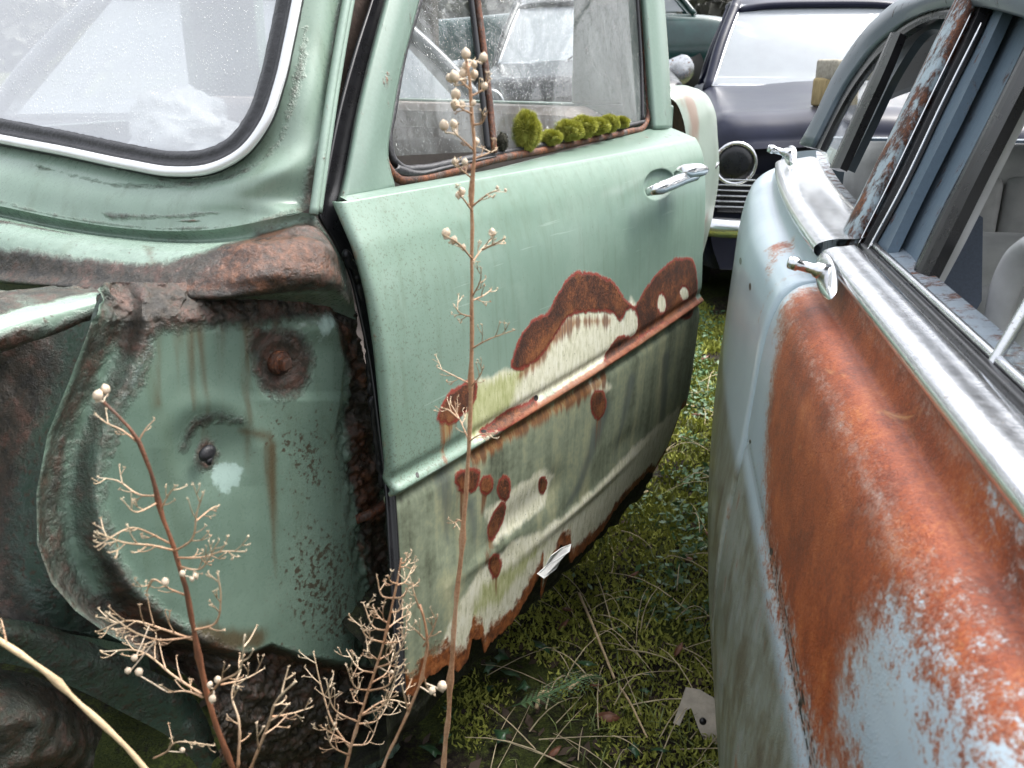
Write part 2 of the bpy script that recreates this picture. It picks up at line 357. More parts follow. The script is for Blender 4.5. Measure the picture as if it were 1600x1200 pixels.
def mat_panel(name='panel_paint_grimy', base=((0.115, 0.178, 0.138), (0.18, 0.258, 0.205))):
    m = Mat(name)
    big = m.noise(6, 4, 0.6); fine = m.noise(130, 6, 0.7); st = m.noise(30, 5, 0.6, stretch=(1, 1, 0.08))
    col = m.ramp(big, [(0.3, base[0]), (0.7, base[1])])
    col = m.mix(m.math('MULTIPLY', m.step(st, 0.5, 0.72), 0.30), col, (0.075, 0.10, 0.055))
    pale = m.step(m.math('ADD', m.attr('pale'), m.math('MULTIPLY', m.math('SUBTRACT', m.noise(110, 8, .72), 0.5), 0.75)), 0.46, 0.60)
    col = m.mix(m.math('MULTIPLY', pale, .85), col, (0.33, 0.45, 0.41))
    sp = m.step(m.math('ADD', m.math('MULTIPLY', m.noise(130, 5, 0.7), 1.0), m.math('MULTIPLY', m.attr('speck'), 0.18)), 0.60, 0.67)
    col = m.mix(m.math('MULTIPLY', sp, 0.85), col, (0.055, 0.032, 0.018))
    we = m.step(m.math('ADD', m.attr('weep'), m.math('MULTIPLY', m.math('SUBTRACT', st, 0.5), 0.8)), 0.42, 0.75)
    col = m.mix(m.math('MULTIPLY', we, 0.8), col, (0.085, 0.050, 0.020))
    gn = m.math('ADD', m.math('MULTIPLY', m.math('SUBTRACT', m.noise(24, 8, 0.68), 0.5), 0.42), m.math('MULTIPLY', m.math('SUBTRACT', fine, 0.5), 0.22))
    g = m.step(m.math('ADD', m.attr('grime'), gn), 0.42, 0.66)
    gc = m.ramp(m.math('ADD', m.math('MULTIPLY', m.noise(38, 8, 0.7, off=(4, 4, 4)), 0.7), m.math('MULTIPLY', fine, 0.3)),
                [(0.34, (0.010, 0.009, 0.008)), (0.44, (0.026, 0.023, 0.018)), (0.51, (0.050, 0.040, 0.029)), (0.57, (0.072, 0.040, 0.029)), (0.64, (0.13, 0.075, 0.055)), (0.72, (0.20, 0.16, 0.13))])
    col = m.mix(g, col, gc)
    r = m.step(m.math('ADD', m.attr('rust'), m.math('MULTIPLY', gn, 0.8)), 0.45, 0.65)
    rc = m.ramp(m.math('ADD', m.math('MULTIPLY', m.noise(60, 8, 0.72), 0.6), m.math('MULTIPLY', fine, 0.4)), [(0.38, (0.020, 0.013, 0.010)), (0.48, (0.062, 0.029, 0.016)), (0.55, (0.125, 0.052, 0.026)), (0.63, (0.21, 0.092, 0.048)), (0.74, (0.34, 0.22, 0.17))])
    col = m.mix(r, col, rc)
    wet = m.math('MAXIMUM', g, r)
    rough = m.fmix(wet, m.math('ADD', 0.22, m.math('MULTIPLY', fine, 0.12)), m.math('ADD', 0.10, m.math('MULTIPLY', m.noise(60, 4, .6), 0.42)))
    h = m.math('ADD', m.math('MULTIPLY', wet, m.math('ADD', m.math('MULTIPLY', m.noise(130, 8, 0.75), 1.6), m.math('MULTIPLY', m.noise(45, 4, 0.6), 2.2))), m.math('MULTIPLY', m.noise(10, 2, 0.5), 1.6))
    return m.done(m.bsdf(col, rough, 0, m.bump(h, 0.7, 0.003), spec=0.6))
def mat_blue():
    m = Mat('blue_paint_rusting')
    big = m.noise(4, 4, 0.6); fine = m.noise(420, 5, 0.75)
    col = m.ramp(big, [(0.3, (0.36, 0.45, 0.52)), (0.7, (0.45, 0.54, 0.60))])
    st = m.noise(34, 6, 0.65, stretch=(1, 1, 0.10)); fl = m.noise(46, 8, 0.72, stretch=(1.0, 0.55, 1.0), dist=0.5)
    low = m.step(m.math('ADD', m.attr('low'), m.math('MULTIPLY', m.math('SUBTRACT', st, 0.5), 0.12)), 0.40, 0.62); st = m.math('ADD', m.math('MULTIPLY', st, .30), m.math('MULTIPLY', m.noise(9, 9, .75, off=(3, 8, 1)), .70))
    lc = m.ramp(st, [(0.34, (0.075, 0.050, 0.028)), (0.44, (0.14, 0.13, 0.09)), (0.52, (0.22, 0.24, 0.20)), (0.57, (0.28, 0.31, 0.29)), (0.63, (0.24, 0.12, 0.06))])
    col = m.mix(m.math('MULTIPLY', low, 0.95), col, lc)
    rn = m.math('ADD', m.math('MULTIPLY', m.math('SUBTRACT', fl, 0.5), 0.55), m.math('ADD', m.math('MULTIPLY', m.math('SUBTRACT', fine, 0.5), 0.8), m.math('MULTIPLY', m.math('SUBTRACT', m.noise(120, 9, 0.8, stretch=(1.2, .6, 1)), 0.5), 1.3)))
    x = m.math('ADD', m.attr('rust'), m.math('MULTIPLY', rn, m.attr('ragged')))
    r1 = m.step(x, 0.44, 0.60); r2 = m.step(x, 0.50, 0.70)
    rc1 = m.ramp(fine, [(0.35, (0.33, 0.13, 0.055)), (0.7, (0.42, 0.24, 0.14))])
    a = m.math('ADD', m.math('MULTIPLY', m.noise(16, 10, 0.78), 0.6), m.math('MULTIPLY', m.noise(380, 4, 0.7), 0.4))
    rc2 = m.ramp(a, [(0.36, (0.085, 0.018, 0.006)), (0.46, (0.20, 0.037, 0.009)), (0.54, (0.32, 0.066, 0.014)), (0.66, (0.48, 0.17, 0.05))])
    col = m.mix(m.math('MULTIPLY', r1, 0.8), col, rc1); col = m.mix(r2, col, rc2)
    sc = m.step(m.noise(26, 9, 0.75, stretch=(1.6, 0.45, 1.0), dist=0.8, off=(9, 2, 5)), 0.60, 0.72)
    col = m.mix(m.math('MULTIPLY', m.math('MULTIPLY', sc, r2), 0.65), col, (0.50, 0.26, 0.10))
    hole = m.step(m.attr('hole'), 0.5, 0.52); col = m.mix(hole, col, (0.012, 0.010, 0.010))
    crk = m.step(m.attr('seam'), 0.42, 0.62); col = m.mix(m.math('MULTIPLY', crk, 0.6), col, (0.05, 0.035, 0.02))
    rough = m.fmix(r2, m.math('ADD', 0.24, m.math('MULTIPLY', fine, 0.1)), m.math('ADD', 0.36, m.math('MULTIPLY', fine, 0.25)))
    drops = m.step(m.voro(420), 0.42, 0.10)
    h = m.math('ADD', m.math('MULTIPLY', r2, m.math('MULTIPLY', m.noise(420, 5, 0.7), 1.1)), m.math('MULTIPLY', m.math('MULTIPLY', drops, m.step(m.noise(14, 3, .6), 0.40, 0.6)), 0.7))
    h = m.math('ADD', h, m.math('MULTIPLY', m.noise(13, 2, 0.5), 0.8))
    return m.done(m.bsdf(col, rough, 0, m.bump(h, 0.5, 0.0016), coat=m.fmix(r2, 0.25, 0.10), coat_rough=0.18))
def mat_glass(name, dust=0.2, tint=(0.93, 0.96, 0.95), drops=True, dcol=(0.62, 0.66, 0.68), streak=1.0, refl=1.0, base=0.0, dropw=.35):
    m = Mat(name)
    tr = m.new('ShaderNodeBsdfTransparent'); m.put(tr.inputs[0], tint)
    gl = m.new('ShaderNodeBsdfGlossy'); gl.inputs['Roughness'].default_value = 0.03; m.put(gl.inputs[0], (1, 1, 1))
    fr = m.new('ShaderNodeFresnel'); ge = m.new('ShaderNodeNewGeometry'); m.put(fr.inputs[0], m.fmix(ge.outputs['Backfacing'], 1.52, 1 / 1.52))
    df = m.new('ShaderNodeBsdfDiffuse'); m.put(df.inputs[0], dcol)
    if drops:
        d1 = m.step(m.voro(150), 0.34, 0.12); d1 = m.math('MULTIPLY', d1, m.step(m.noise(60, 3, .6), 0.5, 0.62))
        d2 = m.step(m.voro(330, stretch=(1, 1, 0.6)), 0.36, 0.15); d2 = m.math('MULTIPLY', d2, m.step(m.noise(25, 3, .6), 0.38, 0.55))
        dd = m.math('MAXIMUM', d1, d2)
        nb = m.bump(dd, 0.8, 0.004); m.put(gl.inputs['Normal'], nb)
    fac = m.math('MINIMUM', m.math('MULTIPLY', fr.outputs[0], refl), 1.0)
    if drops: fac = m.math('MAXIMUM', fac, m.math('MULTIPLY', dd, dropw))
    mx = m.new('ShaderNodeMixShader'); m.put(mx.inputs[0], fac); m.t.links.new(tr.outputs[0], mx.inputs[1]); m.t.links.new(gl.outputs[0], mx.inputs[2])
    n = m.noise(40, 6, 0.65, stretch=(1, 1, 0.12 if streak else 1)); n2 = m.noise(7, 4, 0.6)
    df_f = m.math('MULTIPLY', m.math('MULTIPLY', m.math('ADD', m.step(n, 0.3, 0.75), 0.35), m.math('ADD', m.step(n2, 0.3, 0.75), 0.4)), dust)
    if base: df_f = m.math('ADD', base - .10, m.math('ADD', m.math('MULTIPLY', n2, .14), m.math('MULTIPLY', m.noise(300, 4, .7), .10)))
    mx2 = m.new('ShaderNodeMixShader'); m.put(mx2.inputs[0], df_f); m.t.links.new(mx.outputs[0], mx2.inputs[1]); m.t.links.new(df.outputs[0], mx2.inputs[2])
    return m.done(mx2.outputs[0])
def mat_chrome(name='chrome_weathered', rust=0.0):
    m = Mat(name); n = m.noise(60, 6, 0.7); f = m.noise(300, 3, 0.6)
    pit = m.step(m.math('ADD', f, m.math('MULTIPLY', n, 0.3)), 0.80, 0.88)
    col = m.mix(pit, m.ramp(n, [(0.3, (0.62, 0.63, 0.65)), (0.7, (0.82, 0.83, 0.85))]), (0.20, 0.16, 0.13))
    met = m.math('SUBTRACT', 1.0, m.math('MULTIPLY', pit, 0.7))
    if rust:
        r = m.step(m.noise(30, 7, 0.7, off=(2, 2, 2)), 0.62 - rust * 0.2, 0.75 - rust * 0.2)
        col = m.mix(r, col, (0.22, 0.09, 0.04)); met = m.math('MULTIPLY', met, m.math('SUBTRACT', 1.0, m.math('MULTIPLY', r, 0.9)))
    rg = m.math('ADD', 0.13, m.math('MULTIPLY', n, 0.16))
    return m.done(m.bsdf(col, rg, met, m.bump(m.math('ADD', f, m.math('MULTIPLY', m.noise(40, 2, .5), .4)), 0.12, 0.001)))
def mat_rusty_strip(name, paint, amount=0.5):
    m = Mat(name); n = m.noise(45, 8, 0.7, stretch=(1, 1, 0.5)); f = m.noise(200, 4, 0.7)
    r = m.step(m.math('ADD', m.math('MULTIPLY', n, 0.8), m.math('MULTIPLY', f, 0.2)), 0.62 - amount * 0.3, 0.74 - amount * 0.3)
    col = m.mix(r, m.ramp(f, [(0.3, tuple(c * 0.85 for c in paint)), (0.7, paint)]), rust_colour(m, 1.3))
    return m.done(m.bsdf(col, m.fmix(r, 0.32, 0.7), 0, m.bump(m.math('MULTIPLY', r, m.math('ADD', 0.5, f)), 0.6, 0.0015)))
M = dict(
    door=mat_door(), panel=mat_panel(), cowl=mat_panel('cowl_paint_grimy', ((0.18, 0.26, 0.205), (0.24, 0.32, 0.265))), blue=mat_blue(),
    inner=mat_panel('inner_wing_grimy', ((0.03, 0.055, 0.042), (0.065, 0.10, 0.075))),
    frame=mat_rusty_strip('frame_paint_green', (0.15, 0.22, 0.18), 0.13), pillar=mat_rusty_strip('pillar_paint_green', (0.25, 0.34, 0.285), 0.16),
    rustframe=mat_rusty_strip('frame_rusty_brown', (0.07, 0.045, 0.035), 0.75),
    rubber=simple('rubber_cracked', (0.020, 0.020, 0.023), 0.45, 0, 0.5, 90, bump=0.7, bscale=170),
    black=simple('trim_black', (0.012, 0.012, 0.014), 0.28, 0, 0.3, 40), darkint=simple('interior_dark', (0.02, 0.018, 0.017), 0.8, 0, 0.4, 20),
    chrome=mat_chrome(), chromer=mat_chrome('chrome_rust_spotted', 0.35),
    whitechrome=simple('trim_bright_weathered', (0.80, 0.81, 0.82), 0.30, 0.35, 0.06, 40),
    glass=mat_glass('glass_rain_spotted', 0.19, dcol=(0.40, 0.43, 0.43)), screen=mat_glass('windscreen_hazed', 0.0, dcol=(0.93, 0.95, 1.0), streak=0, refl=2.0, base=0.42, dropw=.10), clear=mat_glass('glass_clear', 0.08, drops=False),
    seat=simple('seat_vinyl_grey', (0.47, 0.47, 0.45), 0.5, 0, 0.12, 30, bump=0.3, bscale=300), seatpale=simple('seat_vinyl_pale', (0.62, 0.62, 0.62), 0.5, 0, 0.15, 18),
    seatred=simple('seat_leather_faded', (0.40, 0.33, 0.30), 0.6, 0, 0.3, 12),
    bluegrey=simple('card_trim_blue_grey', (0.17, 0.20, 0.27), 0.75, 0, 0.12, 300),
)
# ------------------------------------------------------------------ ground, one sheet to the horizon
def ground_h(x, y):
    return 0.72 * min(1, max(0, (y - 10.3) / .9)) + 0.035 * mnoise.noise(Vector((x * 1.3, y * 1.3, 0))) + 0.02 * mnoise.noise(Vector((x * 5, y * 5, 3))) + 0.012 * mnoise.noise(Vector((x * 14, y * 14, 9)))
def mat_ground():
    m = Mat('ground_soil_moss')
    a = m.noise(2.6, 6, 0.6); b = m.noise(60, 8, 0.75); c = m.noise(240, 4, 0.7)
    soil = m.ramp(b, [(0.3, (0.008, 0.007, 0.006)), (0.5, (0.028, 0.021, 0.015)), (0.66, (0.065, 0.048, 0.03)), (0.8, (0.14, 0.11, 0.07))])
    moss = m.ramp(m.math('ADD', m.math('MULTIPLY', b, 0.5), m.math('MULTIPLY', c, 0.5)), [(0.3, (0.014, 0.021, 0.006)), (0.5, (0.060, 0.080, 0.014)), (0.7, (0.14, 0.165, 0.03))])
    f = m.step(m.math('ADD', a, m.math('MULTIPLY', m.math('SUBTRACT', b, 0.5), 0.5)), 0.42, 0.56)
    return m.done(m.bsdf(m.mix(f, soil, moss), 0.85, 0, m.bump(m.math('ADD', b, m.math('MULTIPLY', c, 0.5)), 1.0, 0.012), spec=0.3))
M['ground'] = mat_ground()
xs = np.unique(np.r_[-300, -80, -25, -10, -5, np.arange(-3, -1, 0.15), np.arange(-1, 1.6, 0.02), np.arange(1.6, 5, 0.15), 10, 25, 80, 300])
ys = np.unique(np.r_[-300, -80, -20, -5, -1.5, np.arange(-0.6, 0.7, 0.1), np.arange(0.7, 4.2, 0.02), np.arange(4.2, 12.5, 0.15), 14, 25, 80, 300, 900])
X, Y = np.meshgrid(xs, ys)
Z = np.array([[ground_h(x, y) if abs(x) < 25 and abs(y) < 25 else (.72 if y > 10 else 0) for x in xs] for y in ys])
g = sheet('ground', np.stack([X, Y, Z], -1), M['ground']); setprops(g, kind='structure')

# ------------------------------------------------------------------ green saloon
car = empty('green_car', GF.W(0.8, -0.75, 0), 'pale green rusted car with its front wing missing, at the left', 'car')
# --- door skin: front and rear edges traced, straight between them
def edge_curve(pix, s):
    a = np.array([GF.L(GF.at_s(x, y, s)) for x, y in pix]); return a
S1 = 1.085
fe = edge_curve([(540, 320), (549, 342), (560, 380), (580, 450), (595, 540), (605, 640), (612, 720), (616, 775), (622, 900), (628, 1000), (632, 1085), (634, 1130)], 0.0)
re = np.array([GF.L(GF.at_s(x, y, 1.0)) for x, y in [(1052, 206), (1064, 211), (1074, 220), (1086, 245), (1090, 280), (1091, 330), (1087, 400), (1084, 480), (1075, 560), (1063, 640), (1047, 700), (1030, 745)]])
ZT, ZB = 1.002, 0.235
zs = np.concatenate([np.linspace(ZT, ZT - 0.05, 26), np.linspace(ZT - 0.05, ZB, 330)[1:]])
zz = np.concatenate([spline(np.c_[np.arange(12), fe[:, 2]], 200)[:, 1:]])[:, 0]; fn = spline(fe[:, 1:], 300); rn_ = spline(re[:, 1:], 300)
def prof(c, z):
    o = np.argsort(c[:, 1]); return np.interp(z, c[o, 1], c[o, 0])
nf = prof(fn, zs); nr = prof(rn_, zs) - 0.01
nf[:26] = np.minimum(nf[:26], np.interp(zs[:26], [ZT - 0.05, ZT], [nf[25], -0.008]))
k = np.ones(9) / 9
sm = lambda a: np.r_[a[:4], np.convolve(a, k, 'valid'), a[-4:]]
nf, nr = sm(nf), sm(nr)
ss = np.concatenate([[0.0, 0.0, 0.0015, 0.004, 0.008], np.linspace(0.012, S1 - 0.012, 420), [S1 - 0.008, S1 - 0.004, S1 - 0.0015, S1, S1]])
ins = np.concatenate([[-0.013, -0.008, -0.004, -0.0016, -0.0004], np.zeros(420), [-0.001, -0.004, -0.010, -0.022, -0.05]])
u = np.clip(ss / S1, 0, 1); mid = 0.012 * np.sin(np.pi * u)
Nn = nf[:, None] * (1 - u) + nr[:, None] * u + mid[None] + ins[None]
Zz = np.repeat(zs[:, None], len(ss), 1); Sg = np.repeat(ss[None], len(zs), 0)
# pressed moulding line and the crease under it
zc = 0.641 + 0.012 * u
dz = Zz - zc[None]
Nn += 0.007 * np.exp(-(dz / 0.0075) ** 2) - 0.005 * np.where(dz < 0, np.exp(-(dz + 0.014) ** 2 / 0.010 ** 2), 0) - 0.004 * np.exp(-((dz - 0.016) / 0.009) ** 2)
# dents low on the skin
def dent(px, py, rs, rz, depth):
    c = GF.L(GF.at_n(px, py, 0.05)); global Nn
    Nn = Nn - depth * np.exp(-((Sg - c[0]) / rs) ** 2 - ((Zz - c[2]) / rz) ** 2)
dent(800, 800, 0.10, 0.03, 0.006); dent(850, 760, 0.04, 0.04, 0.005); dent(700, 830, 0.03, 0.05, 0.006); dent(960, 690, 0.08, 0.03, 0.004); dent(760, 860, 0.08, 0.012, -0.004); dent(900, 780, 0.2, 0.012, -0.004)
# handle recess
hc = GF.L(GF.at_n(1036, 288, 0.07)); q = ((Sg - hc[0]) / 0.066) ** 2 + ((Zz - hc[2]) / 0.024) ** 2
Nn -= 0.011 * np.clip(1.25 - q, 0, 1) ** 0.6 * (q < 1.25)
# ragged bottom edge, traced
bot = np.array([GF.L(GF.at_n(x, y, 0.055)) for x, y in [(630, 1092), (650, 1088), (664, 1066), (700, 1040), (718, 1052), (733, 1030), (738, 998), (752, 1000), (758, 1022), (766, 1006), (800, 975), (846, 935), (850, 918), (838, 905), (842, 880), (870, 850), (884, 852), (890, 880), (905, 868), (945, 830), (960, 800), (985, 770), (1005, 752), (1018, 738), (1030, 742), (1046, 706), (1060, 640)]])
o_ = np.argsort(bot[:, 0]); zb = np.interp(ss, bot[o_, 0], bot[o_, 2])
zb = np.minimum(np.array([zb[i] + 0.006 * mnoise.noise(Vector((ss[i] * 60, 0, 0))) + 0.004 * mnoise.noise(Vector((ss[i] * 170, 3, 0))) for i in range(len(ss))]), 0.5)
P = GF.o + Sg[..., None] * GF.e + Nn[..., None] * GF.n + Zz[..., None] * GF.z
chartSZ = lambda V: GF.L(V)[:, [0, 2]]
wr = Wear(P[:, 5:-5], chartSZ, lambda x, y: GF.at_n(x, y, .055)); wr.C = chartSZ(P.reshape(-1, 3))
moundA = [(800, 572), (806, 548), (830, 505), (860, 488), (872, 462), (884, 440), (930, 430), (962, 448), (980, 474), (990, 480), (1012, 448), (1037, 420), (1062, 405), (1084, 412), (1085, 482), (1050, 500), (1000, 528), (946, 562), (955, 540), (975, 526), (992, 524), (998, 500), (992, 484), (978, 482), (970, 500), (962, 492), (905, 487), (888, 492), (862, 530), (838, 560), (815, 575)]
cavs = [wr.spot(1034, 474, 8, 17), wr.spot(1069, 458, 8, 13)]
rustd = umax(wr.poly(moundA, 4), wr.spot(935, 632, 11, 21), wr.poly([(686, 652), (702, 620), (722, 603), (744, 598), (738, 628), (722, 645), (704, 660)], 4),
  wr.poly([(752, 678), (775, 655), (800, 640), (828, 628), (836, 620), (838, 630), (812, 655), (780, 672)], 4), wr.poly([(714, 745), (728, 736), (748, 744), (744, 760), (726, 770), (718, 766)], 4),
  wr.spot(760, 758, 9, 13), wr.spot(788, 764, 9, 17), wr.poly([(786, 785), (788, 800), (778, 830), (766, 842), (764, 822), (774, 800)], 4), wr.spot(848, 757, 5, 11), wr.spot(773, 884, 8, 16))
rustd = np.minimum(rustd, -umax(*cavs))
creamp = umax(wr.poly([(735, 690), (722, 640), (742, 598), (800, 575), (815, 560), (850, 520), (890, 490), (960, 486), (975, 500), (985, 468), (1003, 485), (996, 530), (950, 565), (860, 612), (800, 650), (760, 680)]),
  wr.poly([(1062, 636), (1000, 690), (950, 745), (912, 780), (875, 812), (850, 832), (800, 846), (745, 900), (712, 960), (690, 1010), (655, 1060), (640, 1085), (660, 1120), (760, 1080), (900, 950), (1000, 830), (1060, 720)]), umax(*cavs),
  wr.poly([(760, 800), (790, 770), (850, 735), (862, 745), (850, 790), (800, 830), (770, 850)]) , wr.spot(937, 605, 18, 10))
algae = umax(wr.poly([(735, 690), (722, 640), (742, 598), (800, 575), (830, 560), (812, 600), (800, 640), (760, 680)]), wr.poly([(690, 760), (760, 700), (860, 640), (900, 640), (830, 720), (740, 790)]) - 0.01, wr.poly([(745, 900), (850, 830), (880, 830), (780, 960), (720, 990)]) - 0.02)
weep = umax(wr.poly([(820, 565), (850, 530), (888, 492), (960, 492), (955, 512), (905, 512), (875, 535), (835, 585), (800, 600)]), wr.poly([(735, 705), (800, 665), (946, 580), (946, 605), (830, 670), (740, 730)]) + 0.004,
  wr.line([(760, 765), (752, 800)], 0.012, 0.003), wr.line([(725, 765), (720, 815)], 0.014, 0.003), wr.line([(768, 835), (760, 880)], 0.012, 0.002), wr.line([(773, 895), (776, 930)], 0.012, 0.002), wr.line([(935, 645), (932, 700)], 0.014, 0.004), wr.line([(848, 765), (842, 800)], 0.008, 0.002), wr.line([(700, 660), (696, 720)], 0.022, 0.006), wr.line([(895, 490), (890, 525)], 0.01, .003), wr.line([(1062, 470), (1040, 500)], 0.01, .01))
sb = (Sg - 0).ravel(); vz = Zz.ravel(); hb = vz - np.repeat(zb[None], len(zs), 0).ravel()
grey = umax(wr.line([(945, 640), (905, 760), (880, 800)], 0.035, 0.01), wr.line([(985, 600), (960, 720)], 0.03, 0.01), wr.line([(690, 740), (700, 850)], 0.03, 0.012), wr.line([(862, 735), (845, 800), (800, 840)], 0.016, 0.006), wr.line([(1040, 560), (1035, 650)], 0.03, 0.03), wr.line([(735, 790), (745, 850)], 0.02, 0.008))
mould = np.exp(-((dz - 0.001) / 0.011) ** 2).ravel() * np.interp(sb, [0, 0.18, 0.30, 0.45, S1], [0.0, 0.25, 0.8, 1.0, 0.95])
hole = umax(wr.spot(838, 622, 4, 5), wr.spot(756, 674, 5, 3), wr.spot(652, 742, 3, 5), wr.spot(968, 538, 3, 4))
edge = np.clip(1 - hb / np.interp(sb, [0, 0.06, 0.2, 0.35, 0.55, 0.8, S1], [0.10, 0.13, 0.10, 0.095, 0.085, 0.06, 0.05]), 0, 1)
edge = np.maximum(edge, 0.55 * np.clip(1 - np.abs(sb) / 0.012, 0, 1)); edge = np.maximum(edge, 0.5 * np.clip(1 - (S1 - sb) / 0.01, 0, 1))
low = np.where(dz.ravel() < -0.006, 0.58, np.clip(0.5 - (dz.ravel() + 0.006) / 0.1, 0, 1))
Pd = P.copy()
Vd = Pd.reshape(-1, 3)
keep = vz >= np.repeat(zb[None], len(zs), 0).ravel()
fc = np.array(gridfaces(len(zs), len(ss), True)); fc = fc[keep[fc].any(1)]
# pull the cut row onto the traced edge so that it ends cleanly
lowv = np.where(~keep)[0]; zrep = np.repeat(zb[None], len(zs), 0).ravel()
tmp = GF.L(Vd[lowv]); tmp[:, 2] = zrep[lowv]; Vd[lowv] = GF.o + tmp[:, :1] * GF.e + tmp[:, 1:2] * GF.n + tmp[:, 2:3] * GF.z
used = np.unique(fc); remap = -np.ones(len(Vd), int); remap[used] = np.arange(len(used))
door = add('door', Vd[used], remap[fc].tolist(), M['door'], car)
for nm, d in dict(rust=enc(rustd), cream=enc(creamp), algae=enc(algae), weep=enc(weep, 0.03), grey=enc(grey), mould=mould, hole=enc(hole, 0.01), edge=edge, low=low, dirt=np.clip((0.75 - vz) / 0.3, 0, 1) + np.clip((0.25 - sb) / 0.3, 0, 0.6)).items(): setattr_(door, nm, np.asarray(d).ravel()[used])
md = door.modifiers.new('thickness', 'SOLIDIFY'); md.thickness = 0.0016; md.offset = -1
door['label'] = 'pale green door with rust patches, bare cream primer and a rotten bottom edge'

# --- window frame on its own leaning plane
KT = 0.25
def win(x, y, off=0.0): return GF.plane(x, y, 0, 1, KT, -0.04 + KT * 1.02 + off)
def ribbon(name, A, Bc, mat, nu, nv=6, bulge=0.0, parent=car, sub=None, flip=False, solid=0.0, across='s'):
    P = loft([A, Bc] if sub is None else [A] + sub + [Bc], nu, nv, across)
    return sheet(name, P, mat, parent, flip, solid)
# belt shelf between the door crest and the window
_ti = [5] + [int(i) for i in np.linspace(30, len(ss) - 30, 10)] + [len(ss) - 6]
top_o = [P[0, i] for i in _ti]
crest2 = [P[0, i] - GF.n * .010 + GF.z * .0035 for i in _ti]
shelf_in = [win(*p) for p in [(536, 313), (562, 307), (600, 298), (640, 291), (700, 280), (775, 263), (850, 244), (930, 224), (1000, 206), (1020, 200), (1040, 196)]]
sh = sheet('belt_rail', loft([top_o, crest2, shelf_in], 160, 14), M['frame'], door, True)
# frame border: outside line and inside line, carried up past the picture to the roof
oF = [win(*p) for p in [(526, 316), (533, 290), (555, 180), (600, 0), (625, -90), (662, -215)]]
iF = [win(*p) for p in [(606, 296), (595, 250), (602, 180), (641, 10), (666, -80), (700, -195)]]
sheet('window_frame', loft([oF, [win(*p, off=0.006) for p in [(570, 306), (566, 270), (580, 180), (622, 5), (647, -85), (681, -205)]], iF], 90, 12), M['frame'], door, False, 0.012)
oR = [win(*p) for p in [(1042, 202), (1037, 100), (1030, 0), (1018, -180)]]; iR = [win(*p) for p in [(1016, 204), (1008, 100), (1001, 0), (990, -170)]]
sheet('window_frame', loft([iR, [win(*p, off=0.007) for p in [(1030, 203), (1023, 100), (1016, 0), (1005, -175)]], oR], 60, 12), M['frame'], door, False, 0.012)
tT = [win(*p) for p in [(662, -215), (800, -230), (920, -215), (1018, -180)]]; tB = [win(*p) for p in [(700, -190), (800, -200), (900, -190), (990, -165)]]
sheet('window_frame', loft([tT, tB], 40, 6), M['frame'], door, False, 0.012)
# rusty rubber channel round the glass
ch = spline([win(*p, off=-0.002) for p in [(645, 0), (620, 90), (606, 170), (598, 225), (604, 258), (622, 279), (650, 280), (700, 270), (775, 249), (850, 235), (930, 217), (985, 205), (1005, 199), (1012, 186), (1010, 120), (1004, 0)]], 220)
mb = MB(); mb.tube(ch, 0.0062, 8, up=GF.n, flat=0.9); mb.build('window_channel', M['rustframe'], door)
ch2 = spline([win(*p, off=-0.004) for p in [(654, 0), (628, 90), (614, 170), (607, 222), (612, 246), (628, 262), (655, 264), (700, 256), (768, 240)]], 120)
mb = MB(); mb.tube(ch2, 0.0060, 8, up=GF.n, flat=1.0); mb.build('window_seal', M['rubber'], door)
rs = [win(*p, off=0.001) for p in [(612, 270), (640, 277), (690, 268), (730, 257), (771, 247)]]; rs2 = [win(*p, off=-0.004) for p in [(620, 252), (650, 262), (690, 256), (730, 248), (771, 240)]]
sheet('window_seal', loft([rs, [0.5 * (np.array(a) + np.array(b)) + GF.n * 0.006 for a, b in zip(rs, rs2)], rs2], 60, 8), M['rubber'], door, False, 0.002)
bar = [win(*p, off=0.003) for p in [(772, 238), (768, 190), (757, 90), (746, 0), (735, -90), (722, -180)]]
mb = MB(); mb.tube(spline(bar, 60), 0.0062, 8, up=GF.n, flat=0.8); mb.build('quarter_light_bar', M['rustframe'], door)
mb = MB(); mb.tube(spline([win(*p, off=0.000) for p in [(763, 236), (758, 190), (747, 90), (736, 0), (724, -90), (712, -180)]], 60), 0.0048, 8, up=GF.n); mb.build('quarter_light_seal', M['black'], door)
vent = [win(*p, off=-0.006) for p in [(612, 244), (600, 215), (612, 150), (640, 30), (690, -180), (712, -180), (736, 0), (757, 150), (766, 236)]]
add('quarter_light_glass', vent, [tuple(range(len(vent)))], M['glass'], door, False)
pane = [win(*p, off=-0.008) for p in [(768, 236), (757, 120), (744, 0), (722, -180), (990, -170), (1003, 0), (1008, 110), (1012, 192), (930, 212)]]
add('window_glass', pane, [tuple(range(len(pane)))], M['glass'], door, False)
sl2 = spline([win(*p, off=-0.004) for p in [(768, 242), (850, 226), (930, 208), (1008, 190)]], 50)
mb = MB(); mb.tube(sl2, 0.0045, 6, up=GF.n); mb.build('window_seal', M['rubber'], door)
# right inner black run
mb = MB(); mb.tube(spline([win(*p, off=-0.006) for p in [(1004, 190), (1002, 100), (996, 0), (985, -165)]], 40), 0.0045, 6, up=GF.n); mb.build('window_seal', M['black'], door)
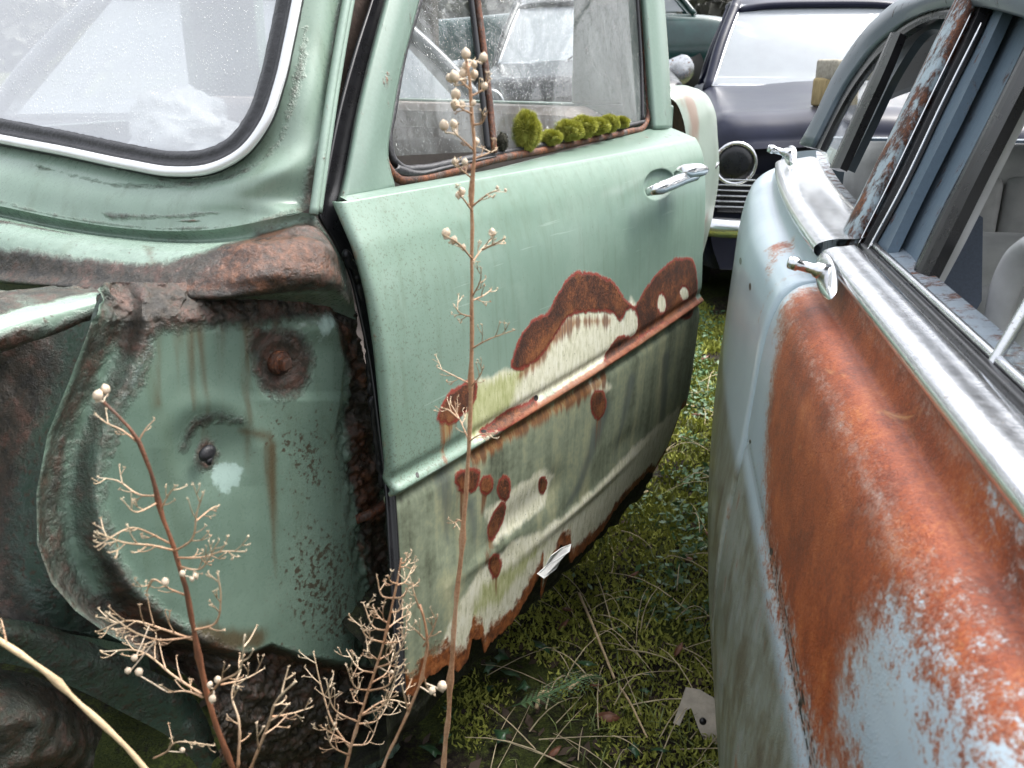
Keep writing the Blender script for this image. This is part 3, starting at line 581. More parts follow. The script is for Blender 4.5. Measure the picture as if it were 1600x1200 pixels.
# handle
hp = lambda x, y, n: GF.at_n(x, y, n)
mb = MB(); mb.tube(spline([hp(1011, 300, 0.085), hp(1022, 297, 0.098), (hp(1045, 289, 0.105)), hp(1068, 279, 0.106), hp(1085, 272, 0.104)], 30), np.interp(np.arange(30), [0, 5, 20, 29], [0.007, 0.0115, 0.0115, 0.013]), 12, up=GF.z, flat=1.05); mb.build('door_handle', M['chrome'], door)
mb = MB(); mb.tube(spline([hp(1062, 270, 0.080), hp(1072, 268, 0.108), hp(1086, 266, 0.112), hp(1099, 266, 0.110)], 16), np.interp(np.arange(16), [0, 4, 12, 15], [0.012, 0.015, 0.0145, 0.011]), 14, up=GF.z, flat=0.9); mb.build('handle_boss', M['chrome'], door)
# --- black door shut gap
gapP = [[GF.at_n(x, y, -0.012) for x, y in [(575, 0 - 90), (556, 60), (525, 190), (506, 290), (502, 335)]], ]
gl_ = [GF.plane(x, y, 0, 1, KT, -0.055 + KT * 1.02) for x, y in [(607, -90), (582, 0), (556, 80), (527, 190), (508, 290), (500, 335), (520, 370), (545, 420), (566, 500), (580, 570), (592, 660), (604, 760), (610, 860), (618, 1000), (620, 1090)]]
gr_ = [GF.plane(x, y, 0, 1, KT, -0.048 + KT * 1.02) for x, y in [(635, -90), (609, 0), (590, 80), (560, 190), (538, 290), (530, 322), (556, 380), (577, 440), (592, 530), (604, 640), (612, 720), (618, 790), (624, 880), (630, 1000), (634, 1090)]]
sheet('door_seal', loft([gl_, [0.5 * (np.array(a) + np.array(b)) - 0.004 * GF.n for a, b in zip(gl_, gr_)], gr_], 150, 8), M['black'], car, False, 0.004)
Vs = spline([GF.at_n(x, y, -0.022) for x, y in [(538, 395), (556, 425), (567, 480), (575, 540), (580, 600), (588, 680), (598, 760)]], 90)
Vs = Vs + np.array([[0.004 * mnoise.noise(Vector((i * .35, 1, 0))), 0.004 * mnoise.noise(Vector((i * .35, 5, 0))), 0] for i in range(90)])
mb = MB(); mb.tube(Vs, 0.0055 + 0.003 * np.array([mnoise.noise(Vector((i * .5, 9, 0))) for i in range(90)]), 9, up=GF.n, flat=0.8); mb.build('door_seal', M['rubber'], car)

# --- windscreen, on its raked plane
def ws(x, y, off=0.0): return GF.plane(x, y, 1, 0, -0.5, -0.56 - off)
line = [(-260, 165), (-120, 192), (0, 217), (100, 236), (200, 257), (270, 268), (330, 263), (378, 238), (412, 195), (436, 130), (452, 60), (464, 0), (480, -80), (500, -190)]
def inset(l, d):
    p = np.array(l, float); t = np.gradient(p, axis=0); t /= np.linalg.norm(t, axis=1)[:, None]; return p + d * np.c_[t[:, 1], -t[:, 0]]
gl = inset(line, 30); gpoly = [ws(x, y, -0.004) for x, y in spline(gl, 60)]; gpoly = [q for q in gpoly if GF.L(q)[1] > -.80]
_lg = [GF.L(q) for q in gpoly]; _tz = 1.36; _ts = .5 * _tz - .56
gpoly = gpoly + [GF.W(_ts, -.20, _tz), GF.W(_ts, -1.40, _tz)] + [GF.W(q[0], -1.60 - q[1], q[2]) for q in _lg[::-1]]
add('windscreen', gpoly, [tuple(range(len(gpoly)))], M['screen'], car, False)
MID = -.80
def clipmid(P_):
    k = int(np.argmax(GF.L(P_.mean(0))[:, 1] > MID)); l = GF.L(P_[:, k:]); l[..., 1] = np.maximum(l[..., 1], MID); l[:, 0, 1] = MID   # ends on the car's middle line
    return GF.o + l[..., :1] * GF.e + l[..., 1:2] * GF.n + l[..., 2:] * GF.z
L3 = lambda d, off: [ws(x, y, off) for x, y in spline(inset(line, d), 200)]
mb = MB(); mb.tube([q for q in L3(0, 0.012) if GF.L(q)[1] > MID], 0.0064, 10, up=GF.W(-1, 0, .5) - GF.W(0, 0, 0), flat=0.75); mb.build('windscreen_trim', M['whitechrome'], car)
Pr = loft([L3(32, 0.0), L3(25, 0.006), L3(17, 0.004), L3(10, 0.010), L3(-7, 0.006), L3(-11, -0.004)], 200, 24); Pr = clipmid(Pr)
mb = MB()
for i in range(Pr.shape[0]):
    for j in range(Pr.shape[1]):
        Pr[i, j] += GF.n * 0.0012 * mnoise.noise(Vector(Pr[i, j] * 90)) + GF.z * 0.001 * mnoise.noise(Vector(Pr[i, j] * 140))
sheet('windscreen_rubber', Pr, M['rubber'], car)
# --- pillar and scuttle round the screen
C1 = [ws(x, y, -0.006) for x, y in inset([line[i] for i in (0, 1, 2, 3, 4, 5, 6, 7, 8, 9, 10, 11, 12, 13)], -6)]
PN = lambda x, y, n: GF.at_n(x, y, n); PS = lambda x, y, s: GF.at_s(x, y, s)
C2 = [PS(-260, 276, -.10), PS(-120, 300, -.10), PS(0, 322, -.10), PS(100, 343, -.095), PS(200, 357, -.09), PS(280, 361, -.085), PS(345, 357, -.075), PS(420, 343, -.05), PS(470, 332, -.025), PN(489, 318, -.055), PN(502, 240, -.055), PN(520, 120, -.075), PN(540, 0, -.09), PN(580, -190, -.12)]
mid = [0.5 * (a + b) + 0.006 * GF.n - 0.010 * GF.e for a, b in zip(C1, C2)]
sp_ = clipmid(loft([C1, mid, C2], 240, 26))
pil = sheet('windscreen_pillar', sp_, M['cowl'], car, True, 0.0)
w2 = Wear(sp_, arc_chart(sp_))
gz = np.zeros(len(w2.C)) - 0.05
gz = umax(gz, w2.line([(170, 338), (260, 340), (330, 330)], 0.012, 0.006), w2.line([(250, 282), (330, 285), (400, 258), (450, 170)], 0.006, 0.003), w2.line([(400, 352), (440, 350), (478, 335), (496, 300)], 0.008, 0.014), w2.line([(495, 330), (505, 220), (525, 90), (545, -10)], 0.012, .006), w2.line([(-100, 300), (60, 330), (200, 352), (300, 356), (400, 350)], .005), w2.line([(60, 262), (180, 288), (290, 290), (350, 282), (410, 248), (455, 160), (478, 40)], .005))
setattr_(pil, 'grime', enc(gz, 0.04) - 0.06); setattr_(pil, 'rust', enc(umax(w2.spot(378, 328, 7, 9), w2.spot(300, 345, 30, 3)) - 0.001, .02) - 0.08); setattr_(pil, 'speck', np.zeros(len(w2.C)) - .45); setattr_(pil, 'pale', np.zeros(len(w2.C))); setattr_(pil, 'weep', enc(w2.line([(480, 330), (495, 250)], 0.012, .002), .03))
gut = spline([PN(490, 335, -.035), PN(503, 240, -.045), PN(521, 120, -.062), PN(542, 0, -.078), PN(582, -190, -.11)], 60)
mb = MB(); mb.tube(gut, 0.0055, 8, up=GF.n); mb.tube(gut + GF.e * 0.012 - GF.n * 0.004, 0.005, 8, up=GF.n); mb.build('drip_rail', M['pillar'], car)
MID = -.80
def mirrored(name, P_, mat, flip):
    k = 0; l = GF.L(P_); l[..., 1] = 2 * MID - l[..., 1]
    return sheet(name, GF.o + l[..., :1] * GF.e + l[..., 1:2] * GF.n + l[..., 2:] * GF.z, mat, car, flip), k
far_p, _k = mirrored('windscreen_pillar', sp_, M['cowl'], False)
mirrored('windscreen_rubber', Pr, M['rubber'], True)
_tl = np.array(L3(0, 0.012)); _tl = GF.L(_tl); _tl = _tl[_tl[:, 1] > MID]; _tl[:, 1] = 2 * MID - _tl[:, 1]
mb = MB(); mb.tube([GF.W(*q) for q in _tl], 0.0064, 10, up=GF.W(-1, 0, .5) - GF.W(0, 0, 0), flat=0.75); mb.build('windscreen_trim', M['whitechrome'], car)
# --- scuttle: groove, roll and flange under the screen
rows = [C2[:9] + [PN(492, 336, -.045)],
  [PS(x, y, s) for x, y, s in [(-260, 288, -.088), (-120, 311, -.088), (0, 333, -.088), (100, 353, -.085), (200, 366, -.08), (280, 371, -.075), (345, 368, -.068), (420, 355, -.048), (470, 344, -.022)]] + [PN(500, 350, -.042)],
  [PS(x, y, s) for x, y, s in [(-260, 298, -.132), (-120, 322, -.132), (0, 345, -.132), (100, 364, -.127), (200, 378, -.122), (280, 383, -.117), (345, 381, -.105), (420, 372, -.075), (480, 355, -.045)]] + [PN(512, 368, -.036)],
  [PS(x, y, s) for x, y, s in [(-260, 340, -.17), (-120, 362, -.17), (0, 390, -.17), (100, 404, -.165), (200, 416, -.16), (280, 420, -.155), (345, 416, -.145), (420, 396, -.12), (490, 385, -.075)]] + [PN(532, 400, -.034)],
  [PS(x, y, s) for x, y, s in [(-260, 378, -.18), (-120, 400, -.18), (0, 424, -.18), (100, 433, -.178), (200, 442, -.175), (280, 447, -.17), (345, 445, -.16), (420, 430, -.135), (490, 415, -.085)]] + [PN(544, 430, -.034)],
  [PS(x, y, s) for x, y, s in [(-260, 392, -.19), (-120, 412, -.19), (0, 434, -.19), (100, 443, -.188), (200, 453, -.184), (280, 459, -.177), (345, 458, -.165), (420, 448, -.135), (490, 438, -.088)]] + [PN(552, 466, -.038)],
  [PS(x, y, s) for x, y, s in [(-260, 398, -.15), (-120, 418, -.15), (0, 440, -.15), (100, 450, -.15), (200, 461, -.145), (280, 468, -.14), (345, 470, -.13)]] + [PN(420, 474, -.066), PN(490, 478, -.046), PN(556, 500, -.046)]]
cw = clipmid(loft(rows, 260, 90))
for i in range(cw.shape[0]):
    for j in range(cw.shape[1]):
        p = cw[i, j]; t = 1 - (cw.shape[1] - 1 - j) / 259; a = min(1, i / 60) * (0.25 + max(0, t - 0.35) * 1.6)
        q = mnoise.fractal(Vector(p * 26), 0.9, 2.1, 5)
        cw[i, j] = p + (GF.n * 0.6 - GF.e * 0.6 + GF.z * 0.5) * (0.0024 * a * q + 0.0012 * a * mnoise.noise(Vector(p * 130)))
cow = sheet('scuttle_panel', cw, M['cowl'], car, True)
w3 = Wear(cw, arc_chart(cw))
z0 = np.zeros(len(w3.C))
gr3 = umax(w3.poly([(-200, 372), (0, 392), (150, 408), (250, 415), (300, 402), (345, 385), (400, 365), (470, 350), (500, 350), (560, 480), (450, 480), (300, 480), (100, 470), (-200, 440)]) + 0.006, w3.line([(-200, 303), (0, 346), (60, 356), (110, 366)], 0.009, 0.004))
ru3 = umax(w3.poly([(300, 432), (335, 388), (395, 360), (455, 345), (500, 348), (535, 400), (550, 440), (552, 470), (420, 460), (350, 462), (230, 456), (250, 440)]) + .008, w3.line([(-200, 405), (0, 430), (200, 452), (330, 458), (430, 445), (520, 430)], 0.006), w3.line([(-200, 312), (0, 352), (80, 372), (180, 392)], 0.013, 0.004)) - 0.002
gr3 = umax(gr3, w3.poly([(395, 446), (470, 440), (556, 445), (575, 520), (470, 500), (400, 485)]))
setattr_(cow, 'grime', enc(gr3, 0.035)); setattr_(cow, 'rust', enc(ru3, 0.05) - .13); setattr_(cow, 'speck', z0); setattr_(cow, 'pale', z0); setattr_(cow, 'weep', enc(w3.line([(230, 385), (240, 430)], 0.03, .03) - .02, .03))

far_c, _k2 = mirrored('scuttle_panel', cw, M['cowl'], False)
for o_f, N_, gv in ((far_p, len(far_p.data.vertices), 0.0), (far_c, len(far_c.data.vertices), .35)):
    for a_, v_ in dict(grime=gv, rust=gv * .8, speck=-.4, pale=0, weep=0).items(): setattr_(o_f, a_, np.full(N_, v_))
# --- panel ahead of the door, bared by the missing wing
def pl_x(poly, y): p = np.array(poly, float); return np.interp(y, p[:, 1], p[:, 0])
LO = [(166, 440), (160, 465), (140, 512), (110, 590), (74, 680), (57, 770), (58, 850), (80, 910), (118, 955), (170, 992), (235, 1024), (300, 1062), (335, 1110), (352, 1240)]
RO = [(530, 440), (552, 480), (567, 550), (578, 620), (586, 680), (602, 750), (610, 860), (616, 1000), (620, 1090), (624, 1240)]
def pd(pts, X, Y):                                # distance in photo pixels to a traced line, for shaping the pressing
    best = np.full(X.shape, 1e9)
    for (ax, ay), (bx, by) in zip(pts[:-1], pts[1:]):
        dx, dy = bx - ax, by - ay; t = np.clip(((X - ax) * dx + (Y - ay) * dy) / (dx * dx + dy * dy), 0, 1)
        best = np.minimum(best, np.hypot(X - ax - t * dx, Y - ay - t * dy))
    return best
py = np.linspace(442, 1235, 330); tt = np.linspace(0, 1, 270)
PY = np.repeat(py[:, None], 270, 1); lo = pl_x(LO, py); ro = pl_x(RO, py)
PX = lo[:, None] * (1 - tt) + ro[:, None] * tt
n0 = np.interp(PX, [0, 150, 350, 520, 570, 630], [-0.115, -0.08, -0.050, -0.036, -0.040, -0.052])
Cn = [(196, 450), (192, 520), (158, 600), (118, 690), (104, 790), (118, 880), (165, 945), (235, 990), (305, 1035), (340, 1090)]
LI = [(222, 450), (226, 510), (212, 570), (176, 640), (152, 710), (148, 775), (162, 850), (198, 915), (255, 970), (320, 1004)]
BB = [(310, 1002), (385, 1020), (425, 1004), (480, 1024), (620, 1044)]
n0 += 0.012 * np.exp(-(pd(LO, PX, PY) / 9) ** 2) - 0.020 * np.exp(-(pd(Cn, PX, PY) / 30) ** 2) + 0.006 * np.exp(-(pd(LI, PX, PY) / 14) ** 2)
n0 += -0.030 * np.clip((500 - PY) / 60, 0, 1) ** 1.5 * np.clip((500 - PX) / 120, 0.25, 1)                      # tucks in under the flange
below = np.clip((PY - np.interp(PX, [300, 385, 425, 480, 620], [1002, 1020, 1004, 1024, 1044])) / 18, 0, 1); below = below * below * (3 - 2 * below)
n0 += -0.028 * below * (PX > 250) - 0.05 * np.clip((PY - 1120) / 120, 0, 1)
r1 = np.hypot(PX - 437, PY - 567); n0 += -0.006 * np.clip(1.15 - r1 / 48, 0, 1) ** 0.7 + 0.0014 * np.exp(-((r1 - 34) / 6) ** 2)
r2 = np.hypot(PX - 330, (PY - 705)); n0 += -0.013 * np.exp(-(r2 / 52) ** 2) + 0.004 * np.exp(-((r2 - 75) / 22) ** 2) * np.clip((760 - PY) / 60, 0, 1)
n0 += 0.006 * np.clip((PY - 612) / 14, 0, 1) * np.clip((PX - 380) / 60, 0, 1) * np.clip((700 - PY) / 90, 0, 1)
n0 += 0.011 * np.exp(-((PX - 505) / 40) ** 2 - ((PY - 510) / 22) ** 2) + 0.008 * np.exp(-((PX - 330) / 18) ** 2 - ((PY - 520) / 50) ** 2) * 0.3
edge_n = np.clip((PX - np.interp(PY, [440, 520, 560, 620, 680, 760, 850, 940, 1040], [495, 528, 538, 532, 522, 530, 545, 556, 552])) / 12, 0, 1)
n0 += -0.010 * edge_n
rough = np.maximum.reduce([edge_n, np.clip((520 - PY) / 50, 0, 1), below * (PX > 250), 0.16 * np.exp(-(pd(Cn, PX, PY) / 34) ** 2)])
SPn = np.zeros(PX.shape + (3,))
for i in range(PX.shape[0]):
    for j in range(PX.shape[1]):
        p = GF.at_n(PX[i, j], PY[i, j], n0[i, j])
        a = rough[i, j]
        if a > 0.02: p = p + GF.n * a * (0.010 * mnoise.fractal(Vector(p * 30), 0.9, 2.1, 5)) + GF.n * a * 0.004 * mnoise.noise(Vector(p * 120))
        SPn[i, j] = p
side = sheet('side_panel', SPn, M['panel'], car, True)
w4 = Wear(SPn, chartSZ); N4 = len(w4.C)
TRI = w4.line([(195, 470), (300, 470), (400, 468), (500, 455), (545, 450)], 0.026, 0.030)
REDGE = w4.line([(540, 450), (560, 540), (566, 620), (564, 700), (578, 780), (588, 860), (594, 950), (598, 1060)], 0.036, 0.028)
CHAN = w4.line([(212, 470), (208, 540), (176, 625), (146, 700), (138, 780), (150, 865), (192, 930), (250, 980), (310, 1018)], 0.013, 0.013)
BOTT = w4.poly([(250, 985), (320, 1003), (385, 1024), (425, 1006), (480, 1026), (600, 1042), (640, 1240), (300, 1260), (200, 1020)])
OUT = w4.poly(LO[1:12] + LI[::-1])
gm = umax(TRI, np.minimum(OUT, .004) + .0005, REDGE, CHAN, BOTT, w4.poly([(160, 440), (250, 452), (350, 460), (450, 455), (540, 440), (556, 480), (540, 500), (500, 470), (430, 468), (400, 500), (330, 505), (270, 500), (240, 512), (226, 505), (205, 500)]) + .002,
  w4.spot(440, 566, 40, 46) + .006, w4.poly([(395, 510), (430, 512), (470, 540), (480, 590), (440, 600), (405, 585), (388, 545)]), w4.line([(290, 695), (305, 662), (338, 650), (375, 660)], 0.005, 0.002), w4.spot(322, 712, 16, 22))  # arc above the plug paints the dish's shading along with faint grime
mid_c = w4.line([(180, 560), (130, 660), (112, 760), (118, 850), (150, 920)], 0.020, 0.016)     # green still shows in the bottom of the channel
setattr_(side, 'grime', np.clip(enc(gm, 0.032) + 0.03 - 0.24 * np.clip(mid_c / 0.02, 0, 1), 0, 1))
setattr_(side, 'rust', enc(umax(w4.poly([(290, 462), (420, 462), (520, 445), (552, 470), (540, 520), (500, 490), (440, 478), (380, 490), (300, 485)]) - 0.008, w4.poly([(545, 650), (575, 660), (590, 720), (570, 740), (548, 700)]) - .004, w4.poly([(548, 720), (580, 730), (600, 790), (585, 830), (556, 790)]) - .001, w4.spot(437, 567, 22, 24), w4.line([(560, 505), (572, 600)], .008), w4.line([(560, 850), (590, 960), (600, 1030)], .010) - .004, w4.line([(330, 1010), (480, 1040), (600, 1060)], .012) - .007, w4.line([(255, 990), (190, 960)], .005)), 0.03))
setattr_(side, 'speck', np.clip(enc(umax(w4.poly([(470, 820), (545, 810), (560, 1020), (480, 1000), (430, 920)]), w4.poly([(400, 640), (520, 640), (540, 780), (440, 800)]) - .02), 0.06) * 1.15, 0, 1) - 0.35)
setattr_(side, 'pale', enc(umax(w4.poly([(328, 738), (340, 722), (366, 722), (382, 732), (374, 742), (374, 756), (360, 768), (345, 768), (332, 756)]), w4.line([(236, 512), (232, 545), (212, 590), (194, 622)], 0.004, 0.002), w4.poly([(480, 500), (512, 480), (530, 490), (520, 520), (500, 540)]) - .004), 0.02) - 0.0)  # pale marks; reflections painted in below the plug and at upper right
setattr_(side, 'weep', enc(umax(*[w4.line([(x, 505), (x + d, 640 + e)], 0.010, 0.001) for x, d, e in ((278, 2, -20), (300, 2, 0), (312, 4, 60), (336, 4, 40), (384, 4, 100), (345, 2, 10), (430, 2, 60), (250, -2, -10))], w4.line([(375, 672), (420, 682), (430, 720)], .006, .012), w4.line([(425, 700), (430, 900)], .016, .006), w4.line([(320, 990), (330, 1000), (400, 1000)], .02)), 0.025) - 0.04)
# bolt, plug, drip hole, bracket and the torn rusty strip
def car_bit(name, mat, fn): b = MB(); fn(b); return b.build(name, mat, side)
bc = GF.at_n(437, 567, n0[52, 150] * 0 - 0.044)
car_bit('bolt', M['rustframe'], lambda b: (b.tube([bc - GF.n * .008, bc + GF.n * .004], 0.0145, 20, up=GF.z), b.tube([bc + GF.n * .004, bc + GF.n * .0055], [0.0145, 0.012], 20, up=GF.z), b.box(bc + GF.n * .008, GF.e * .0070, GF.n * .005, GF.z * .0070, 0.0015)))
pc = GF.at_n(324, 708, -0.050)
car_bit('rubber_plug', M['rubber'], lambda b: (b.ball(pc, .009, .0115, .006, axis=GF.n, nu=16), b.tube([pc - GF.z * .006, pc - GF.z * .014 + GF.n * .001], [.006, .002], 8)))
sg = spline([GF.at_n(x, y, n) for x, y, n in [(556, 812, -.044), (572, 806, -.036), (590, 798, -.034), (606, 786, -.036), (611, 790, -.04)]], 24)
car_bit('torn_strip', M['rustframe'], lambda b: b.tube(sg, 0.007 + .003 * np.array([mnoise.noise(Vector((i * .6, 2, 1))) for i in range(24)]), 9, up=GF.z))
nc = GF.at_n(506, 1085, -0.070); car_bit('bolt', M['rustframe'], lambda b: b.box(nc, GF.e * .010, GF.n * .007, GF.z * .007, .002))

# --- inner wing, wheel arch and rail left of it
def psheet(name, rows, mat, par, nu=90, nv=60, amp=0.006, freq=18, flip=True):
    Q = loft([[GF.at_n(x, y, n) for x, y, n in r] for r in rows], nu, nv)
    for i in range(nv):
        for j in range(nu): Q[i, j] += GF.n * amp * mnoise.fractal(Vector(Q[i, j] * freq), 0.9, 2, 4)
    o = sheet(name, Q, mat, par, flip); N = nu * nv
    for a, v in dict(grime=0.5, rust=0.15, speck=0.3, pale=0.0, weep=0.2).items(): setattr_(o, a, np.full(N, v))
    return o
inner = psheet('inner_wing', [[(-260, 470, -.30), (-60, 470, -.30), (60, 470, -.28), (205, 455, -.15)], [(-260, 600, -.34), (-60, 600, -.34), (50, 600, -.27), (180, 560, -.145)], [(-260, 740, -.34), (-60, 740, -.33), (30, 740, -.24), (120, 720, -.145)],
   [(-260, 860, -.32), (-80, 860, -.30), (20, 860, -.22), (105, 850, -.145)], [(-260, 960, -.28), (-60, 940, -.24), (30, 958, -.20), (170, 965, -.15)], [(-260, 1000, -.22), (-60, 975, -.19), (60, 985, -.17), (270, 1020, -.15)]], M['inner'], car, 90, 90, 0.012, 14)
setattr2 = lambda o, a, v: o.data.attributes[a].data.foreach_set('value', np.asarray(v, np.float32))
ii, jj = np.mgrid[0:90, 0:90]
setattr2(inner, 'grime', np.clip(0.58 + 0.14 * np.sin(jj * .14 + 1) + 0.0 * ii, 0, 1).ravel()); setattr2(inner, 'rust', np.clip(0.10 + 0.32 * np.exp(-((jj - 52) / 9) ** 2) - 0.25 * np.exp(-((jj - 40) / 8) ** 2), 0, 1).ravel())
arch = psheet('wheel_arch', [[(-260, 985, -.20), (-60, 965, -.18), (40, 970, -.165), (120, 995, -.15), (220, 1040, -.13), (300, 1085, -.12), (345, 1180, -.11)], [(-260, 1010, -.15), (-60, 985, -.14), (40, 990, -.135), (115, 1015, -.13), (205, 1060, -.12), (285, 1115, -.11), (335, 1190, -.10)],
   [(-260, 1070, -.17), (-60, 1035, -.16), (30, 1040, -.15), (105, 1070, -.14), (195, 1115, -.13), (275, 1160, -.12), (325, 1220, -.11)]], M['inner'], car, 110, 26, 0.003)
setattr2(arch, 'grime', np.full(110 * 26, 0.47)); setattr2(arch, 'rust', np.full(110 * 26, 0.16))
lump = psheet('mud_flap', [[(-260, 1050, -.20), (-60, 1040, -.2), (20, 1045, -.20), (95, 1075, -.19), (165, 1130, -.2)], [(-260, 1120, -.13), (-60, 1110, -.13), (30, 1115, -.12), (90, 1130, -.13), (150, 1170, -.16)], [(-260, 1260, -.15), (-60, 1260, -.15), (30, 1260, -.14), (90, 1265, -.15), (125, 1270, -.19)]], M['inner'], car, 60, 40, 0.014, 12)
setattr2(lump, 'grime', np.full(2400, 0.60)); setattr2(lump, 'rust', np.full(2400, 0.36))
rl = loft([[GF.at_n(x, y, n) for x, y, n in r] for r in [[(-260, 452, -.22), (-60, 452, -.22), (20, 450, -.21), (95, 448, -.19), (170, 452, -.13)], [(-260, 505, -.12), (-60, 492, -.12), (20, 478, -.12), (95, 465, -.115), (156, 458, -.105)],
   [(-260, 545, -.10), (-60, 522, -.10), (0, 505, -.10), (80, 486, -.098), (150, 466, -.095)], [(-260, 556, -.096), (-60, 532, -.096), (0, 514, -.096), (80, 494, -.095), (150, 472, -.092)], [(-260, 600, -.10), (-60, 566, -.10), (0, 545, -.10), (80, 520, -.098), (142, 498, -.095)], [(-260, 600, -.14), (-60, 568, -.13), (0, 548, -.13), (80, 523, -.12), (142, 500, -.11)]]], 120, 50)
for i in range(50):
    for j in range(120): rl[i, j] += GF.z * (0.004 if i < 16 else 0.0012) * mnoise.fractal(Vector(rl[i, j] * 40), 0.9, 2, 4)
rail = sheet('wing_rail', rl, M['cowl'], car, True); w5 = Wear(rl, arc_chart(rl)); ri = np.repeat(np.arange(50), 120)
lipd = w5.poly([(-260, 536), (-60, 514), (0, 498), (80, 480), (152, 463), (152, 474), (80, 494), (0, 513), (-60, 530), (-260, 560)])
setattr_(rail, 'grime', np.clip(.62 - enc(lipd, .010) * .62, 0, 1)); setattr_(rail, 'rust', np.where(ri > 38, .42, .22))
for a in ('speck', 'pale', 'weep'): setattr_(rail, a, np.zeros(6000))
# --- the rest of the body: sill, floor, far side, roof, tail, seats
fb = lambda s0, s1, n0_, n1, z0_, z1: (GF.W((s0 + s1) / 2, (n0_ + n1) / 2, (z0_ + z1) / 2), GF.e * (s1 - s0) / 2, GF.n * (n1 - n0_) / 2, GF.z * (z1 - z0_) / 2)
def cbox(name, mat, *args, bev=0.0, parent=car):
    b = MB()
    for a in args: b.box(*fb(*a), bev)
    return b.build(name, mat, parent, smooth=False)
def mat_sill():
    m = Mat('sill_rotten_mossy'); a = m.noise(30, 7, .7); f = m.noise(200, 4, .7)
    c = m.ramp(m.math('ADD', m.math('MULTIPLY', a, .6), m.math('MULTIPLY', f, .4)), [(.3, (.008, .008, .006)), (.5, (.025, .028, .014)), (.6, (.05, .06, .018)), (.75, (.10, .05, .025))])
    return m.done(m.bsdf(c, .8, 0, m.bump(m.math('ADD', a, f), 1, .01)))
M['sill'] = mat_sill()
Qs = loft([[GF.W(s, -0.034 + d, z + 0.015 * mnoise.noise(Vector((s * 9, z * 5, 1)))) for s in np.linspace(-0.02, 0.97, 24)] for d, z in [(-.02, .44), (.03, .40), (.062, .33), (.058, .25), (.03, .19), (-.08, .16)]], 160, 40)
for i in range(40):
    for j in range(160): Qs[i, j] += GF.n * .012 * mnoise.fractal(Vector(Qs[i, j] * 25), .9, 2, 4) + GF.z * .006 * mnoise.noise(Vector(Qs[i, j] * 60))
sheet('sill', Qs, M['sill'], car, True)
cbox('floor', M['darkint'], (-0.1, 1.2, -1.45, -0.40, .24, .27))
cbox('bulkhead', M['inner'], (-0.14, -0.11, -1.42, -0.35, .27, .93))
cbox('far_side', M['frame'], (-0.2, 1.2, -1.52, -1.47, .28, 1.0), (1.05, 1.17, -1.47, -1.43, 1.0, 1.42))
cbox('dashboard', M['pillar'], (0.02, 0.14, -1.42, -0.25, .80, .99), bev=.02)
cbox('back_panel', M['frame'], (1.16, 1.20, -1.50, -0.06, .27, 1.06), (1.16, 1.20, -1.47, -1.30, 1.06, 1.44), (1.16, 1.20, -.30, -.14, 1.06, 1.44), (1.16, 1.20, -1.30, -.30, 1.36, 1.44), bev=.004)
roof = loft([[GF.W(s, n, z + c) for n, c in [(-1.46, -.10), (-1.30, -.02), (-.80, .02), (-.32, -.02), (-.16, -.10)]] for s, z in [(.14, 1.38), (.32, 1.45), (.6, 1.485), (.9, 1.49), (1.22, 1.45)]], 40, 40)
sheet('roof', roof, M['pillar'], car, False, 0.01)
b = MB(); b.prism([GF.W(1.10, -.060, .5), GF.W(1.16, -.060, .5), GF.W(1.17, -.060, 1.0), GF.W(1.17, -.155, 1.42), GF.W(1.12, -.155, 1.42), GF.W(1.10, -.060, 1.0)], -GF.n * .03); b.build('rear_pillar', M['frame'], car, False)
for nm, mt, a in (('front_seat', M['seatred'], (.55, 1.05, -1.38, -.2, .30, .56)), ('seat_back', M['seatred'], (.93, 1.10, -1.38, -.16, .5, 1.06))):
    cbox(nm, mt, a, bev=.05)
# crumpled clear sheeting on the dash, behind the screen
M['plastic'] = simple('plastic_sheet_crumpled', (.95, .96, .98), .25, 0, .15, 14, bump=1.0, bscale=60)
b = MB(); pcn = GF.at_s(285, 196, .09); nu_, nv_ = 60, 30
V = []
for i in range(nv_ + 1):
    for j in range(nu_):
        t_ = math.pi * .5 * i / nv_; f_ = 2 * math.pi * j / nu_; r_ = 1 + .22 * mnoise.fractal(Vector((math.cos(f_) * math.sin(t_) * 3, math.sin(f_) * math.sin(t_) * 3, math.cos(t_) * 3)), .8, 2.2, 5)
        V.append(pcn + r_ * (GF.n * .098 * math.sin(t_) * math.cos(f_) + GF.e * .05 * math.sin(t_) * math.sin(f_) + GF.z * (.078 * math.cos(t_) - .028)))
b.addm(V, gridfaces(nv_ + 1, nu_, closed_u=True)); o = b.build('plastic_sheet', M['plastic']); setprops(o, 'crumpled clear plastic sheeting on the dashboard behind the hazy windscreen', 'plastic sheet')

# torn white flake on the door's bottom edge
fl_ = [(850, 904), (840, 897), (852, 886), (862, 868), (878, 856), (893, 850), (890, 862), (878, 872), (870, 888)]
fp = [GF.at_n(x, y, .064 + .006 * (i % 3 == 0)) for i, (x, y) in enumerate(fl_)]; b = MB(); b.prism(fp, -GF.n * .0015)
b.build('torn_flake', simple('flake_white', (.72, .73, .72), .5, 0, .08, 60), door, False)
b = MB(); b.prism([GF.at_n(x, y, -.13) for x, y in [(556, -120), (640, -120), (604, 0), (566, 160), (532, 310), (496, 318), (512, 200), (536, 60)]], -GF.n * .02)
b.build('gap_backing', simple('gap_backing_brown', (.055, .036, .028), .9, 0, .6, 40, bump=.6), car, False)  # dark brown sheet added behind the door gap for the dim cabin
